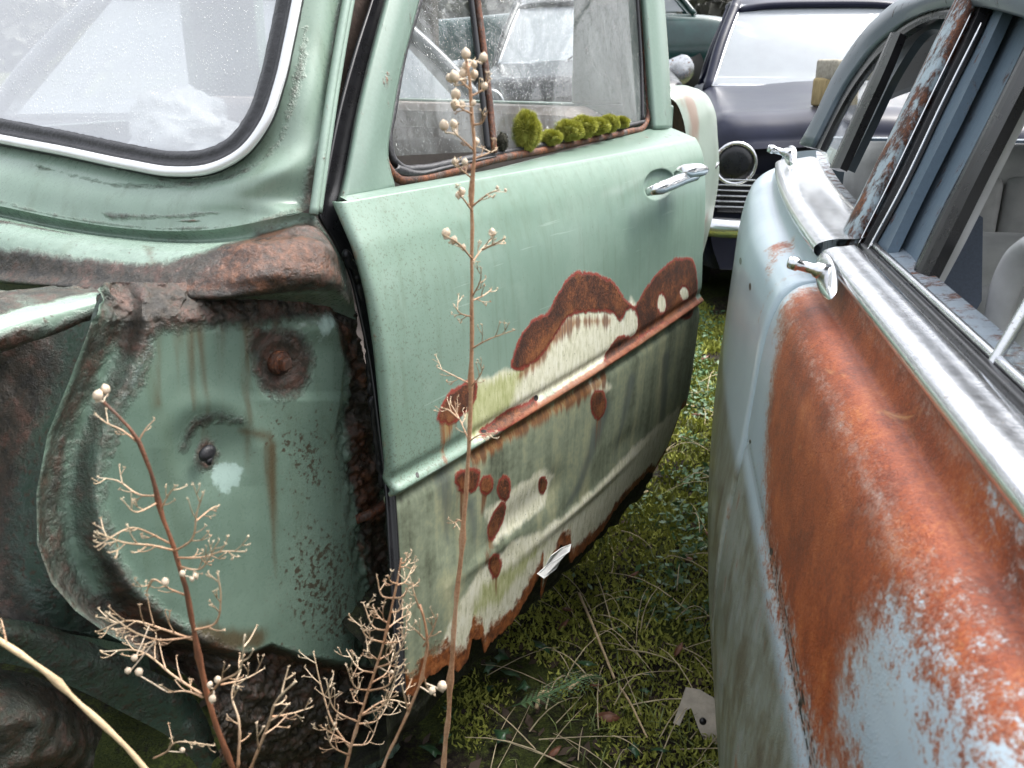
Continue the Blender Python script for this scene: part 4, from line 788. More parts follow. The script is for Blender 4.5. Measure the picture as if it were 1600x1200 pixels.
# ------------------------------------------------------------------ blue saloon at the right, facing the camera
bc_ = empty('blue_car', BF.W(0.8, 0.75, 0), 'pale blue saloon with an orange rusted door and chrome belt strip, nearest at the right', 'car')
PROF = np.array([(.190, .945), (.187, .928), (.1835, .913), (.181, .9085), (.176, .9075), (.162, .904), (.147, .891), (.136, .865), (.129, .825), (.1245, .77), (.119, .70), (.112, .63), (.104, .56), (.100, .48), (.103, .38), (.113, .30), (.128, .24)])
def body(s, pr=PROF, dn=0.0, dz=0.0):
    t = max(0.0, s - 1.1); t2 = max(0.0, -s)
    sh = 0.060 * t * t; a = pr.copy(); a[:, 0] = a[:, 0] + sh + dn + .05 * t2 * t2; a[:, 1] += dz
    return a
S_F = np.concatenate([np.linspace(-0.30, 0.2, 120), np.linspace(0.2, 1.06, 300)[1:], [1.072, 1.082, 1.089, 1.094, 1.096, 1.096]])
rows = []
for s in S_F:
    q = spline(body(s), 260)
    e = max(0, (s - 1.06) / .036); back = 0.012 * e ** 3
    rows.append([BF.W(s, n + back, z) for n, z in q])
rows[-1] = [p + BF.n * .04 for p in rows[-1]]
PB = np.array(rows).transpose(1, 0, 2)
for i in range(PB.shape[0]):                        # crease with the trim holes
    z = BF.L(PB[i])[:, 2]; PB[i] -= np.outer(.0022 * np.exp(-((z - .705) / .011) ** 2), -BF.n) 
fdoor = sheet('front_door', PB, M['blue'], bc_, False)
chB = lambda V: np.c_[BF.L(V)[:, 0], BF.L(V)[:, 2] * 1.0]
wb = Wear(PB, arc_chart(PB)); NB = len(wb.C)
rb = umax(wb.line([(1285, 472), (1330, 550), (1400, 670), (1475, 800), (1560, 935), (1640, 1060)], .075, .05), wb.poly([(1215, 440), (1250, 448), (1280, 470), (1330, 560), (1400, 690), (1475, 830), (1540, 930), (1600, 1010), (1700, 1190), (1600, 1060), (1530, 985), (1470, 945), (1420, 960), (1385, 985), (1352, 1020), (1330, 1065), (1318, 1110), (1330, 1160), (1345, 1240), (1290, 1260), (1238, 1090), (1192, 870), (1150, 680), (1140, 600), (1160, 520), (1185, 465)]),
  wb.poly([(1290, 470), (1330, 475), (1400, 560), (1470, 650), (1540, 740), (1600, 850), (1600, 960), (1540, 880), (1480, 790), (1400, 660), (1330, 560)]) + .004)
pale = umax(wb.poly([(1340, 1090), (1370, 1010), (1430, 960), (1500, 950), (1600, 1020), (1660, 1150), (1660, 1300), (1330, 1300)]), wb.poly([(1560, 800), (1640, 880), (1640, 990), (1560, 880)]))
sB, zB = chB(wb.V).T
rv = enc(rb, 0.11)
rv = np.maximum(rv, 0.22) * np.where(pale > 0, 1, 1); rv = np.where((zB < .70) & (rb < 0), np.minimum(rv, .46), rv)
setattr_(fdoor, 'rust', rv); setattr_(fdoor, 'ragged', np.where(zB < .74, .85, np.clip(np.interp(pale, [-.05, 0.02], [.42, 1.0]), 0.3, 1.1)))
setattr_(fdoor, 'low', np.clip(0.5 + (.688 - zB) / .11, 0, 1) * .85)
setattr_(fdoor, 'hole', enc(umax(wb.spot(1205, 862, 3, 6), wb.spot(1251, 1098, 4, 7), wb.spot(1172, 690, 2, 4), wb.spot(1300, 1215, 4, 6)), .01)); setattr_(fdoor, 'seam', np.clip(1.0 - np.abs(zB - .702) / .012, 0, 1) * .52)
# --- rear door and quarter
S_R = np.concatenate([[1.104, 1.104, 1.107, 1.113], np.linspace(1.12, 2.9, 240)])
PR = PROF + np.array([(0, 0), (-.004, .002), (-.006, .006), (-.008, .008), (-.010, .010), (-.014, .008), (-.018, .008), (-.021, .006), (-.022, 0), (-.020, 0), (-.017, 0), (-.010, 0), (-.004, 0), (0, 0), (0, 0), (0, 0), (0, 0)])
rows = []
for k, s in enumerate(S_R):
    bl_ = min(1, max(0, (s - 1.1) / .45)); bl_ = bl_ * bl_ * (3 - 2 * bl_); q = spline(body(s, PROF + (PR - PROF) * bl_ * .5), 150); bk = (.03, .008, .003, .0006)[k] if k < 4 else 0
    t = max(0, (s - 2.1) / .8)
    rows.append([BF.W(s, n + bk + .16 * t * t * (0.3 + (z < .95)), z - .05 * t * t) for n, z in q])
PRR = np.array(rows).transpose(1, 0, 2)
rdoor = sheet('rear_door', PRR, M['blue'], bc_, False); w6 = Wear(PRR, chB); N6 = len(w6.C)
r6 = enc(umax(w6.line([(1225, 380), (1212, 400), (1200, 440)], .02, .01), w6.spot(1215, 370, 5, 8), w6.spot(1160, 405, 2, 6), w6.line([(1240, 430), (1185, 500)], .01)) - .01, .04)
setattr_(rdoor, 'rust', np.maximum(r6, .15)); setattr_(rdoor, 'ragged', np.full(N6, .6)); setattr_(rdoor, 'low', np.clip(0.5 + (.672 - w6.C[:, 1]) / .15, 0, 1) * .82); setattr_(rdoor, 'hole', enc(umax(w6.spot(1157, 408, 2, 6), w6.spot(1172, 448, 2, 7)), .01)); setattr_(rdoor, 'seam', np.zeros(N6))
# --- chrome belt strips, window slot and inner sill
def strip(name, sec, s0, s1, mat, n=70, taper=None):
    rows = []
    for s in np.linspace(s0, s1, n):
        a = body(s, np.array(sec)); rows.append([BF.W(s, x, z) for x, z in a])
    P_ = np.array(rows).transpose(1, 0, 2); P_ = np.stack([spline(P_[:, j], 20) for j in range(P_.shape[1])], 1)
    return sheet(name, P_, mat, bc_, False, 0.0)
SEC = [(.192, .935), (.186, .942), (.186, .949), (.193, .953), (.210, .956), (.222, .957), (.226, .954), (.228, .946)]
strip('belt_trim', SEC, -.3, 1.075, M['chrome']); strip('belt_trim', [(.190, .935), (.180, .942), (.180, .950), (.190, .956), (.225, .960), (.262, .962), (.268, .958), (.270, .946)], 1.10, 2.02, M['chrome'])
strip('window_slot', [(.226, .950), (.230, .957), (.236, .957), (.238, .948)], -.3, 1.09, M['black'])
strip('belt_trim', [(.238, .950), (.240, .960), (.244, .961), (.246, .955)], -.3, 1.09, M['chrome'])
M['innersill'] = mat_rusty_strip('inner_sill_rusty', (.30, .36, .42), .45)
strip('inner_sill', [(.246, .954), (.256, .958), (.272, .956), (.285, .94), (.30, .86), (.31, .5)], -.3, 1.09, M['innersill'])
strip('inner_sill', [(.268, .950), (.276, .954), (.285, .952), (.30, .86), (.31, .5)], 1.12, 2.3, M['innersill'])
# --- uprights on the leaning side-window plane
def bw(x, y, off=0.0): return BF.plane(x, y, 0, 1, -.4, .232 - .4 * .95 + off)
def bstrip(name, A, B2, mat, bulge=.006, off=0.0, nv=8):
    a = [bw(*p, off=off) for p in A]; b2 = [bw(*p, off=off) for p in B2]; c = [.5 * (p + q) - BF.n * bulge for p, q in zip(a, b2)]
    P_ = loft([a, c, b2], 50, nv); o = sheet(name, P_, mat, bc_); m = o.modifiers.new('thickness', 'SOLIDIFY'); m.thickness = .012; m.offset = 0
    if name not in ('door_upright', 'cant_rail'): o.data.polygons.foreach_set('use_smooth', [False] * len(o.data.polygons))
    return o
M['bpillar'] = mat_rusty_strip('pillar_paint_blue', (.15, .205, .26), .20); M['railblue'] = mat_rusty_strip('door_frame_blue_rusty', (.33, .42, .48), .62); M['roofblue'] = mat_rusty_strip('roof_rail_blue', (.085, .115, .145), .14)
bstrip('door_upright', [(1312, 386), (1365, 280), (1430, 145), (1500, 0), (1530, -60)], [(1336, 388), (1388, 283), (1452, 150), (1518, 16), (1550, -55)], M['railblue'], .006, -.004)
bstrip('window_run', [(1337, 388), (1390, 283), (1454, 150), (1518, 18), (1552, -55)], [(1352, 394), (1408, 290), (1470, 160), (1532, 34), (1566, -50)], M['black'], -.004, .004)
for A in ([(1338, 388), (1391, 283), (1455, 150), (1519, 18)], [(1354, 394), (1410, 290), (1472, 160), (1534, 36)]):
    b = MB(); b.tube(spline([bw(*p, off=-.003) for p in A], 30), .0013, 6); b.build('window_run_trim', M['chrome'], bc_)
bstrip('centre_pillar', [(1353, 396), (1410, 290), (1472, 160), (1534, 36), (1570, -45)], [(1388, 408), (1440, 300), (1500, 180), (1562, 50), (1600, -35)], M['bpillar'], .003, .022)
bstrip('centre_pillar', [(1386, 420), (1440, 302), (1500, 182), (1562, 52), (1600, -30)], [(1424, 450), (1475, 340), (1540, 215), (1602, 90), (1640, 10)], M['bpillar'], -.004, .040)
bstrip('pillar_seal', [(1424, 448), (1475, 340), (1540, 215), (1602, 90), (1640, 10)], [(1440, 472), (1490, 372), (1553, 245), (1612, 130), (1650, 60)], M['black'], .006, .036)
bstrip('pillar_trim', [(1436, 476), (1488, 378), (1551, 250), (1612, 132), (1650, 64)], [(1444, 482), (1496, 386), (1560, 258), (1620, 142), (1660, 74)], M['seatpale'], .003, .050)
# cant rail, quarter light and its bar
bstrip('cant_rail', [(1254, 224), (1276, 186), (1302, 128), (1340, 68), (1390, 16), (1445, -8), (1520, -30), (1660, -62)], [(1274, 232), (1294, 192), (1320, 142), (1356, 90), (1402, 46), (1452, 18), (1512, 6), (1640, 34)], M['roofblue'], .010, 0.0, 12)
bstrip('quarter_seal', [(1272, 230), (1293, 191), (1319, 141), (1354, 90), (1400, 47), (1450, 18), (1510, 10)], [(1286, 236), (1304, 198), (1330, 150), (1364, 102), (1408, 62), (1454, 34), (1506, 26)], M['black'], .003, .008)
bstrip('quarter_bar', [(1302, 264), (1340, 180), (1372, 110), (1398, 52)], [(1318, 266), (1356, 182), (1388, 112), (1412, 54)], M['black'], .006, -.002)
b = MB(); b.tube(spline([bw(*p, off=-.008) for p in [(1301, 264), (1339, 180), (1371, 110), (1396, 54)]], 20), .0022, 6); b.build('window_run_trim', M['chrome'], bc_)
qg = [bw(*p, off=.008) for p in [(1276, 232), (1304, 262), (1340, 182), (1372, 112), (1398, 54), (1360, 92), (1322, 146)]]; add('quarter_light_glass', qg, [tuple(range(7))], M['clear'], bc_, False)
bstrip('rear_window_seal', [(1320, 262), (1358, 180), (1392, 106), (1420, 62), (1500, 30)], [(1330, 268), (1368, 190), (1402, 120), (1428, 78), (1496, 48)], M['roofblue'], .0, .03)
# roof, far side, tail, seats
rf = loft([[BF.W(s, n, z) for n, z in [(.345 + d, 1.235 + h), (.42 + d, 1.275 + h), (.85, 1.315 + h), (1.30 - d, 1.275 + h), (1.38 - d, 1.235 + h)]] for s, d, h in [(.30, .02, -.03), (.6, 0, 0), (1.1, 0, .012), (1.5, .0, 0), (1.9, .05, -.07), (2.3, .10, -.2)]], 40, 40)
sheet('roof', rf, M['roofblue'], bc_, True, .006)
bb = lambda s0, s1, n0_, n1, z0_, z1: (BF.W((s0 + s1) / 2, (n0_ + n1) / 2, (z0_ + z1) / 2), BF.e * (s1 - s0) / 2, BF.n * (n1 - n0_) / 2, BF.z * (z1 - z0_) / 2)
def bbox(name, mat, *args, bev=0.0):
    q = MB()
    for a in args: q.box(*bb(*a), bev)
    return q.build(name, mat, bc_, smooth=False)
bbox('far_side', M['roofblue'], (-.3, 2.5, 1.50, 1.56, .25, .94), (1.06, 1.16, 1.42, 1.47, .94, 1.22)); bbox('floor', M['darkint'], (-.3, 2.4, .42, 1.5, .22, .25))
bbox('far_side_trim', M['seat'], (-.3, 2.4, 1.47, 1.495, .3, .93))
bbox('parcel_shelf', M['darkint'], (2.35, 2.7, .5, 1.4, .90, .92)); bbox('tail_panel', M['roofblue'], (2.7, 2.75, .45, 1.45, .3, .95))
def seatback(s, z0_, z1, n0_, n1, name, npl, mat):
    q = MB(); wd = (n1 - n0_) / npl
    for k in range(npl): q.box(*bb(s, s + .10, n0_ + k * wd + .0015, n0_ + (k + 1) * wd - .0015, z0_, z1), .02)
    q.box(*bb(s + .03, s + .15, n0_ - .03, n1 + .03, z0_ - .1, z1 + .06), .04); return q.build(name, mat, bc_, True)
seatback(2.0, .42, .93, .42, 1.42, 'rear_seat', 11, M['seat']); seatback(1.30, .36, .86, .36, .92, 'front_seat', 7, M['seat'])
bbox('front_seat', M['seat'], (.75, 1.35, .36, .92, .30, .48), bev=.05); bbox('rear_seat', M['seat'], (1.6, 2.05, .40, 1.42, .30, .48), bev=.06)
tc = [BF.at_s(x, y, 1.2) for x, y in [(1478, 300), (1536, 340), (1534, 470), (1512, 508), (1470, 488)]]
b = MB(); b.prism(tc, BF.e * .02); b.build('trim_panel', M['bluegrey'], bc_, False)
# quarter-light frame and glass by the right edge
b = MB(); b.tube(spline([bw(*p, off=.006) for p in [(1528, 612), (1548, 575), (1580, 520), (1612, 465), (1660, 380)]], 24), .0045, 8); b.build('quarter_light_frame', M['chromer'], bc_)
b = MB(); b.tube(spline([bw(*p, off=.010) for p in [(1549, 606), (1556, 628), (1576, 655), (1600, 690), (1640, 748)]], 24), .005, 8); b.build('quarter_light_frame', M['chromer'], bc_)
qg = [bw(*p, off=.012) for p in [(1546, 606), (1612, 480), (1660, 400), (1700, 800), (1640, 752), (1580, 662)]]; add('quarter_light_glass', qg, [tuple(range(6))], M['glass'], bc_, False)
b = MB(); b.tube(spline([BF.at_n(x, y, .34) for x, y in [(1535, 590), (1552, 520), (1575, 440), (1600, 400), (1630, 380)]], 24), np.interp(np.arange(24), [0, 23], [.010, .018]), 10, flat=.5); b.build('front_seat_edge', M['seatpale'], bc_)  # pale edge of the front passenger seat
kn = BF.at_n(1388, 390, .262); b = MB(); b.tube([kn - BF.z * .030 + BF.n * .0, kn], .0035, 10); b.tube([kn, kn + BF.z * .002, kn + BF.z * .005], [.009, .0105, .007], 14); b.build('lock_knob', M['black'], bc_)
# --- door handles
def bhandle(px, sc):
    (cx, cy), s_, n_ = px
    c = BF.at_s(cx, cy, s_); b = MB()
    dirp = -BF.e * .90 - BF.n * .06 - BF.z * .10; dirp /= np.linalg.norm(dirp)
    nn = -BF.n * .75 + BF.z * .65; sd = np.cross(dirp, nn)
    for k in range(3):
        h = (0, .004, .006)[k]; r = (1, .95, .6)[k]
        b.v += [tuple(c + nn * h * sc + (dirp * math.cos(t) * .088 + sd * math.sin(t) * .016) * r * sc) for t in np.linspace(0, 2 * math.pi, 28)[:-1]]
    b.f += gridfaces(3, 27, closed_u=True) + [tuple(range(54, 81))]
    b.build('handle_plate', M['chrome'], bc_)
    b = MB(); a = c + nn * .004 * sc - dirp * .004 * sc; out = -BF.n * .92 + BF.z * .22 + BF.e * .10; out /= np.linalg.norm(out)
    b.tube([a - out * .006, a + out * .012 * sc, a + out * .016 * sc, a + out * .034 * sc, a + out * .037 * sc, a + out * .048 * sc], np.array([.012, .0105, .0072, .0072, .0095, .0085]) * sc, 18)
    b.tube([a + out * .048 * sc, a + out * .050 * sc], np.array([.0085, .004]) * sc, 18)
    b.build('door_handle', M['chrome'], bc_)
bhandle(((1292, 430), .98, 0), 0.80); bhandle(((1236, 243), 1.90, 0), .90)
# ------------------------------------------------------------------ other cars in the yard
M['darkpaint'] = simple('paint_dark_navy', (0.009, 0.011, 0.026), .30, 0, .3, 6, spec=.28); M['tealpaint'] = simple('paint_dark_green', (0.012, 0.045, 0.042), .2, 0, .3, 6, coat=.5)
M['blackpaint'] = simple('paint_black', (0.012, 0.012, 0.014), .22, 0, .3, 6); M['greypaint'] = simple('paint_dark_grey', (0.05, 0.055, 0.06), .25, 0, .3, 6, coat=.3)
M['carglass'] = mat_glass('car_glass_hazy', .0, dcol=(.56, .60, .64), drops=False, streak=0, refl=1.6, base=.5); M['tyre'] = simple('tyre_rubber', (.018, .018, .018), .8, 0, .3, 40)
M['rustbrown'] = simple('rust_brown', (.075, .035, .022), .8, 0, .5, 60, bump=.5)
def saloon(name, ox, oy, az, z0_, paint, label, wid=.80, hood=.90, headlamp_mat=None, gh=1.0):
    # a = from the front bumper back along the car, b = across, height over its own ground
    f = Frame(ox, oy, az); f.o = f.o + f.z * z0_
    root = empty(name, f.W(2.0, 0, 0), label, 'car')
    st = [(0.0, .84, .80), (.03, .90, .885), (.10, .95, .925), (.35, .99, .95), (.8, 1.0, .985), (1.35, 1.0, 1.03), (1.9, 1.01, 1.03), (2.8, 1.01, 1.02), (3.3, .99, 1.0), (3.9, .92, .93), (4.15, .82, .84), (4.2, .70, .74)]
    rows = []
    for a, kw, kh in st:
        W2, Hh = wid * kw, hood * kh
        half = [(W2 * .90, .24), (W2 * .97, .36), (W2, .52), (W2 * .985, .68), (W2 * .93, Hh - .10), (W2 * .84, Hh - .015), (W2 * .70, Hh + .0), (W2 * .50, Hh + .006), (W2 * .22, Hh + .025), (0, Hh + .03)]
        rows.append([f.W(a, -y, z) for y, z in half] + [f.W(a, y, z) for y, z in half[-2::-1]])
    Q = loft(rows, 70, 90)
    V = Q.reshape(-1, 3); b = MB(); b.grid(Q)
    nv, nu = Q.shape[:2]
    b.f.append(tuple(range(nu))); b.f.append(tuple((nv - 1) * nu + j for j in range(nu))[::-1]); b.build('body', paint, root)
    # greenhouse
    tp = hood * 1.03; gb = [(1.42, wid * .80, tp + .05), (1.62, wid * .765, tp + .22), (1.86, wid * .69, tp + .45 * gh), (2.05, wid * .66, tp + .50 * gh)]
    def gsec(a, y, zt):
        return [f.W(a, -y - .06 * (zt < tp + .3), tp - .05)]
    b = MB(); rf_ = []
    for a, k, zt in [(1.80, .62, tp + .46 * gh), (1.95, .655, tp + .50 * gh), (2.35, .67, tp + .525 * gh), (2.8, .655, tp + .50 * gh), (3.0, .60, tp + .45 * gh)]:
        rf_.append([f.W(a, y * wid * k / .62, zt - .035 * (abs(y) / .62) ** 4) for y in np.linspace(-.62, .62, 15)])
    b.grid(loft(rf_, 30, 24)); ro_ = b.build('roof', paint, root); ro_.modifiers.new('thickness', 'SOLIDIFY').thickness = .03
    yb, yt = wid * .83, wid * .64
    for (a0, a1, ya, yz) in ((1.38, 1.86, yb, yt), (3.45, 2.95, yb * .95, yt * .95)):
        for sg_ in (-1, 1):
            b = MB(); b.tube(spline([f.W(a0, sg_ * ya, tp - .03), f.W(a0 * .6 + a1 * .4, sg_ * (ya * .65 + yz * .35), tp + .19 * gh), f.W(a1, sg_ * yz, tp + .46 * gh)], 14), .033, 8); b.build('pillar', paint, root)
        b = MB(); e_ = .02
        b.grid(loft([[f.W(a0 - .05 * (1 - (t * t)) * (1 if a0 < 2 else -1), t * ya * .96, tp + .005) for t in np.linspace(-1, 1, 9)], [f.W((a0 + a1) / 2 - .05 * (1 - (t * t)) * (1 if a0 < 2 else -1), t * (ya + yz) / 2 * .96, tp + .24 * gh) for t in np.linspace(-1, 1, 9)], [f.W(a1, t * yz * .97, tp + .455 * gh) for t in np.linspace(-1, 1, 9)]], 20, 12)); b.build('windscreen' if a0 < 2 else 'rear_window', M['carglass'], root)
        b = MB(); b.tube(spline([f.W(a0 - .05 * (1 - (t * t)) * (1 if a0 < 2 else -1) - .01, t * ya * .97, tp + .0) for t in np.linspace(-1, 1, 9)], 24), .010, 6); b.tube(spline([f.W(a0, -ya * .96, tp), f.W((a0 + a1) / 2, -(ya + yz) / 2 * .955, tp + .24 * gh), f.W(a1, -yz * .95, tp + .455 * gh)], 14), .009, 6); b.tube(spline([f.W(a0, ya * .96, tp), f.W((a0 + a1) / 2, (ya + yz) / 2 * .955, tp + .24 * gh), f.W(a1, yz * .95, tp + .455 * gh)], 14), .009, 6); b.build('window_trim', M['chrome'], root)
    for sg_ in (-1, 1):
        y0_, y1_ = sg_ * yb, sg_ * yt
        b = MB(); b.tube([f.W(2.42, y0_, tp - .03), f.W(2.42, y1_, tp + .47 * gh)], .03, 8); b.build('pillar', paint, root)
        for a in ((1.50, 2.38, 1.90), (2.46, 3.32, 2.93)):
            q = [f.W(a[0], y0_ * .99, tp), f.W(a[1], y0_ * .99, tp), f.W(max(a[2], 2.38) if a[0] < 2 else a[2], y1_, tp + .44 * gh), f.W(a[2] if a[0] < 2 else 2.46, y1_, tp + .44 * gh)]
            add('side_window', q, [(0, 1, 2, 3)], M['carglass'], root, False)
        for a in (.75, 3.30):
            c = f.W(a, sg_ * (wid - .10), .31); b = MB(); b.tube([c - f.n * .08, c - f.n * .085 * 0 + f.n * .0, c + f.n * .08], [.30, .31, .30], 28); w_ = b.build('wheel', M['tyre'], root)
            b = MB(); b.tube([c + f.n * sg_ * .080, c + f.n * sg_ * .088, c + f.n * sg_ * .093], [.19, .17, .05], 24); b.build('hubcap', M['chromer'], w_)
        hc_ = f.W(.0, sg_ * wid * .72, .72)
        b = MB(); ring = [hc_ + .088 * (math.cos(t) * f.n + math.sin(t) * f.z) - f.e * .012 for t in np.linspace(0, 2 * math.pi, 30)]; b.tube(ring, .009, 8, cap=False); hl = b.build('headlight', headlamp_mat or M['chromer'], root)
        b = MB(); b.tube([hc_ - f.e * .02, hc_ - f.e * .014, hc_ + f.e * .02], [.05, .082, .084], 24); b.build('lens', M['black'], hl)
    b = MB(); b.tube(spline([f.W(.22, -wid * 1.0, .45), f.W(-.03, -wid * .9, .45), f.W(-.09, 0, .45), f.W(-.03, wid * .9, .45), f.W(.22, wid * 1.0, .45)], 40), .045, 10, flat=1.0); b.build('bumper', M['chrome'], root)
    b = MB()
    for k in range(6): b.tube([f.W(-.012, -wid * .82, .53 + k * .024), f.W(-.035, 0, .53 + k * .024), f.W(-.012, wid * .82, .53 + k * .024)], .006, 6)
    gri = b.build('grille', M['chrome'], root)
    b = MB(); b.box(f.W(-.0, 0, .59), f.e * .01, f.n * wid * .80, f.z * .085); b.build('grille_opening', M['black'], root, False)
    for y in (-.28, .28):
        b = MB(); b.tube([f.W(1.28, y * .3, tp + .03), f.W(1.40, y + .3, tp + .10)], .006, 6); b.build('wiper', M['black'], root)
    return f
navy = saloon('navy_car', 1.56, 3.98, 9.5, 0.0, M['darkpaint'], 'dark navy saloon facing the camera, with blocks stacked on its bonnet', .80, .98, M['chromer'], 1.0)
saloon('dark_green_car', -1.2, 12.4, 98, 0.72, M['tealpaint'], 'dark green car far behind the pale green door, beside the navy windscreen', .80, .92)
saloon('black_car', .42, 5.95, 4, 0.16, M['blackpaint'], 'black car showing only a shiny wing above the pale rusted wing', .78, .93)
saloon('grey_car', -3.6, 4.1, 78, 0.0, M['greypaint'], 'dark grey saloon seen only through the side window glass of the green car', .8, .92)
saloon('maroon_car', 5.2, 2.0, 12, 0.0, M['blackpaint'], 'black saloon parked beyond the pale blue car', .8, .92)
# pale wing of the next car
wroot = empty('car_wing', WF.W(2.35, .40, 0), 'pale green rounded car wing with a pinkish rust streak, behind the door handle', 'car wing')
def wp(l): return [WF.at_s(x, y, d) for x, y, d in l]
wA = wp([(1030, 150, 2.22), (1040, 150, 2.2), (1054, 158, 2.2), (1066, 182, 2.2), (1073, 220, 2.2), (1077, 270, 2.2), (1078, 330, 2.2), (1074, 420, 2.2)])
wB = wp([(1032, 143, 2.23), (1046, 142, 2.22), (1062, 150, 2.22), (1076, 178, 2.22), (1083, 220, 2.22), (1087, 270, 2.22), (1087, 330, 2.22), (1080, 420, 2.22)])
wC = wp([(1036, 138, 2.32), (1064, 137, 2.32), (1088, 143, 2.32), (1102, 170, 2.32), (1108, 215, 2.32), (1110, 275, 2.32), (1105, 335, 2.32), (1090, 415, 2.32)])
wD = wp([(1044, 136, 2.5), (1076, 137, 2.5), (1100, 146, 2.5), (1114, 172, 2.5), (1119, 215, 2.5), (1121, 275, 2.5), (1113, 335, 2.5), (1094, 412, 2.5)])
wE = wp([(1044, 134, 3.1), (1074, 134, 3.1), (1092, 142, 3.1), (1108, 168, 3.1), (1113, 212, 3.1), (1115, 270, 3.1), (1106, 330, 3.1), (1090, 400, 3.1)])
def mat_wing():
    m = Mat('wing_paint_pale'); st = m.noise(24, 5, .6, stretch=(1, 1, .15)); f = m.noise(140, 5, .7)
    c = m.ramp(m.noise(5, 3, .6), [(.3, (.19, .24, .20)), (.7, (.27, .32, .275))])
    r = m.step(m.math('ADD', m.attr('rust'), m.math('MULTIPLY', m.math('SUBTRACT', st, .5), .6)), .45, .7); c = m.mix(m.math('MULTIPLY', r, .7), c, (.20, .095, .065))
    c = m.mix(m.math('MULTIPLY', m.step(st, .55, .75), .5), c, (.17, .16, .11)); return m.done(m.bsdf(c, .33, 0, m.bump(f, .2, .002)))
M['wing'] = mat_wing()
Qw = loft([wA, wB, wC, wD, wE], 70, 60); wg = sheet('wing_panel', Qw, M['wing'], wroot, True); ww = Wear(Qw, lambda V: V[:, [1, 2]])
setattr_(wg, 'rust', enc(umax(ww.line([(1080, 165), (1086, 200), (1084, 250)], .035, .01), ww.line([(1104, 340), (1092, 420)], .02, .03)), .05))
Qi = loft([wA, [p + np.array([-.03, .12, -.01]) for p in wA], [p + np.array([-.12, .2, -.03]) for p in wA]], 50, 12); sheet('wing_lining', Qi, M['rustbrown'], wroot)
b = MB(); b.tube(spline([WF.at_s(1084, 302, 2.25), WF.at_s(1100, 280, 2.3), WF.at_s(1121, 256, 2.48)], 20), .006, 8); b.build('wing_trim', M['chrome'], wroot)
# blocks on the navy bonnet
M['stone'] = simple('block_stone', (.36, .33, .27), .9, 0, .3, 60, bump=.8, bscale=90); M['wood'] = simple('block_wood', (.33, .25, .12), .8, 0, .3, 20, bump=.5, stretch=(1, 6, 1))
def block(name, x, y, d, hx, hy, hz, mat, label, cat, rot=.2, grp=None):
    c = WF.at_s(x, y, d); b = MB(); b.box(c, np.array([math.cos(rot), math.sin(rot), 0]) * hx, np.array([-math.sin(rot), math.cos(rot), 0]) * hy, np.array([0, 0, hz]), .012)
    o = b.build(name, mat); setprops(o, label, cat)
block('wood_block', 1305, 144, 4.3, .075, .075, .062, M['wood'], 'brown wooden block lying on the navy bonnet under the pale slab', 'block', .5)
block('stone_slab', 1322, 109, 4.3, .105, .085, .045, M['stone'], 'pale grey stone slab lying on the wooden block', 'slab', .25)
# ------------------------------------------------------------------ bare trees and a far hedge ring added to darken horizon reflections
M['bark'] = simple('bark_dark', (.045, .038, .030), .95, 0, .4, 8, bump=.8, bscale=30, stretch=(3, 3, .4))
def tree(x, y, h, r, seed, label):
    rr = random.Random(seed); z = 0 if math.hypot(x, y) < 20 else 0
    root = empty('bare_tree', (x, y, z), label, 'tree', 'bare trees round the yard')
    b = MB(); p = [np.array([x, y, -.1])]; 
    for k in range(8): p.append(p[-1] + np.array([rr.uniform(-.12, .12), rr.uniform(-.12, .12), h / 8]))
    tr_ = spline(p, 24); b.tube(tr_, np.linspace(r, r * .25, 24) * (1 + .3 * np.exp(-np.linspace(0, 12, 24))), 10); b.build('trunk', M['bark'], root)
    c = MB()
    def limb(p0, d, L, r0, dep):
        pts = [p0]; dd = d.copy()
        for k in range(5):
            dd = dd + np.array([rr.uniform(-.25, .25), rr.uniform(-.25, .25), rr.uniform(-.05, .25)]); dd /= np.linalg.norm(dd); pts.append(pts[-1] + dd * L / 5)
        c.tube(pts, np.linspace(r0, r0 * .35, 6), 5, cap=False)
        if dep:
            for k in range(5): limb(pts[1 + k % 5], dd + np.array([rr.uniform(-.9, .9), rr.uniform(-.9, .9), rr.uniform(-.2, .7)]), L * .6, r0 * .45, dep - 1)
    for k in range(9):
        q = tr_[7 + int(k * 1.8)]; a = rr.uniform(0, 6.28); limb(q, np.array([math.cos(a), math.sin(a), .7]), h * .35 * (1 - k * .05), r * .4, 2)
    c.build('crown', M['bark'], root)
for i, (x, y, h, r, l) in enumerate([(-.72, 7.4, 7, .17, 'bare tree with the thickest trunk, seen through the side window glass'), (.95, 11.0, 6, .15, 'slim bare tree seen through the side window near its rear edge'), (-1.75, 9.5, 7, .17, 'bare tree seen through the quarter light by the windscreen pillar'),
    (8.5, 5.2, 7, .22, 'tall bare tree beyond the blue car, mirrored in the side glass'), (7.2, 3.2, 6, .16, 'small bare tree beyond the blue car'), (10.5, 7.5, 8, .25, 'old bare tree far beyond the blue car roof')]): tree(x, y, h, r, 50 + i, l)
M['hedge'] = simple('hedge_added', (.13, .13, .115), .9, 0, .5, 1.5)
NH = 70000; th = rng.uniform(0, 2 * np.pi, NH); rad = rng.uniform(34, 44, NH)
hh = 4.2 + 3.0 * np.array([mnoise.noise(Vector((math.cos(t) * 4, math.sin(t) * 4, 0))) for t in th]); zz_ = rng.uniform(0, 1, NH) ** .8 * hh
cc = np.c_[np.cos(th) * rad, np.sin(th) * rad, zz_]
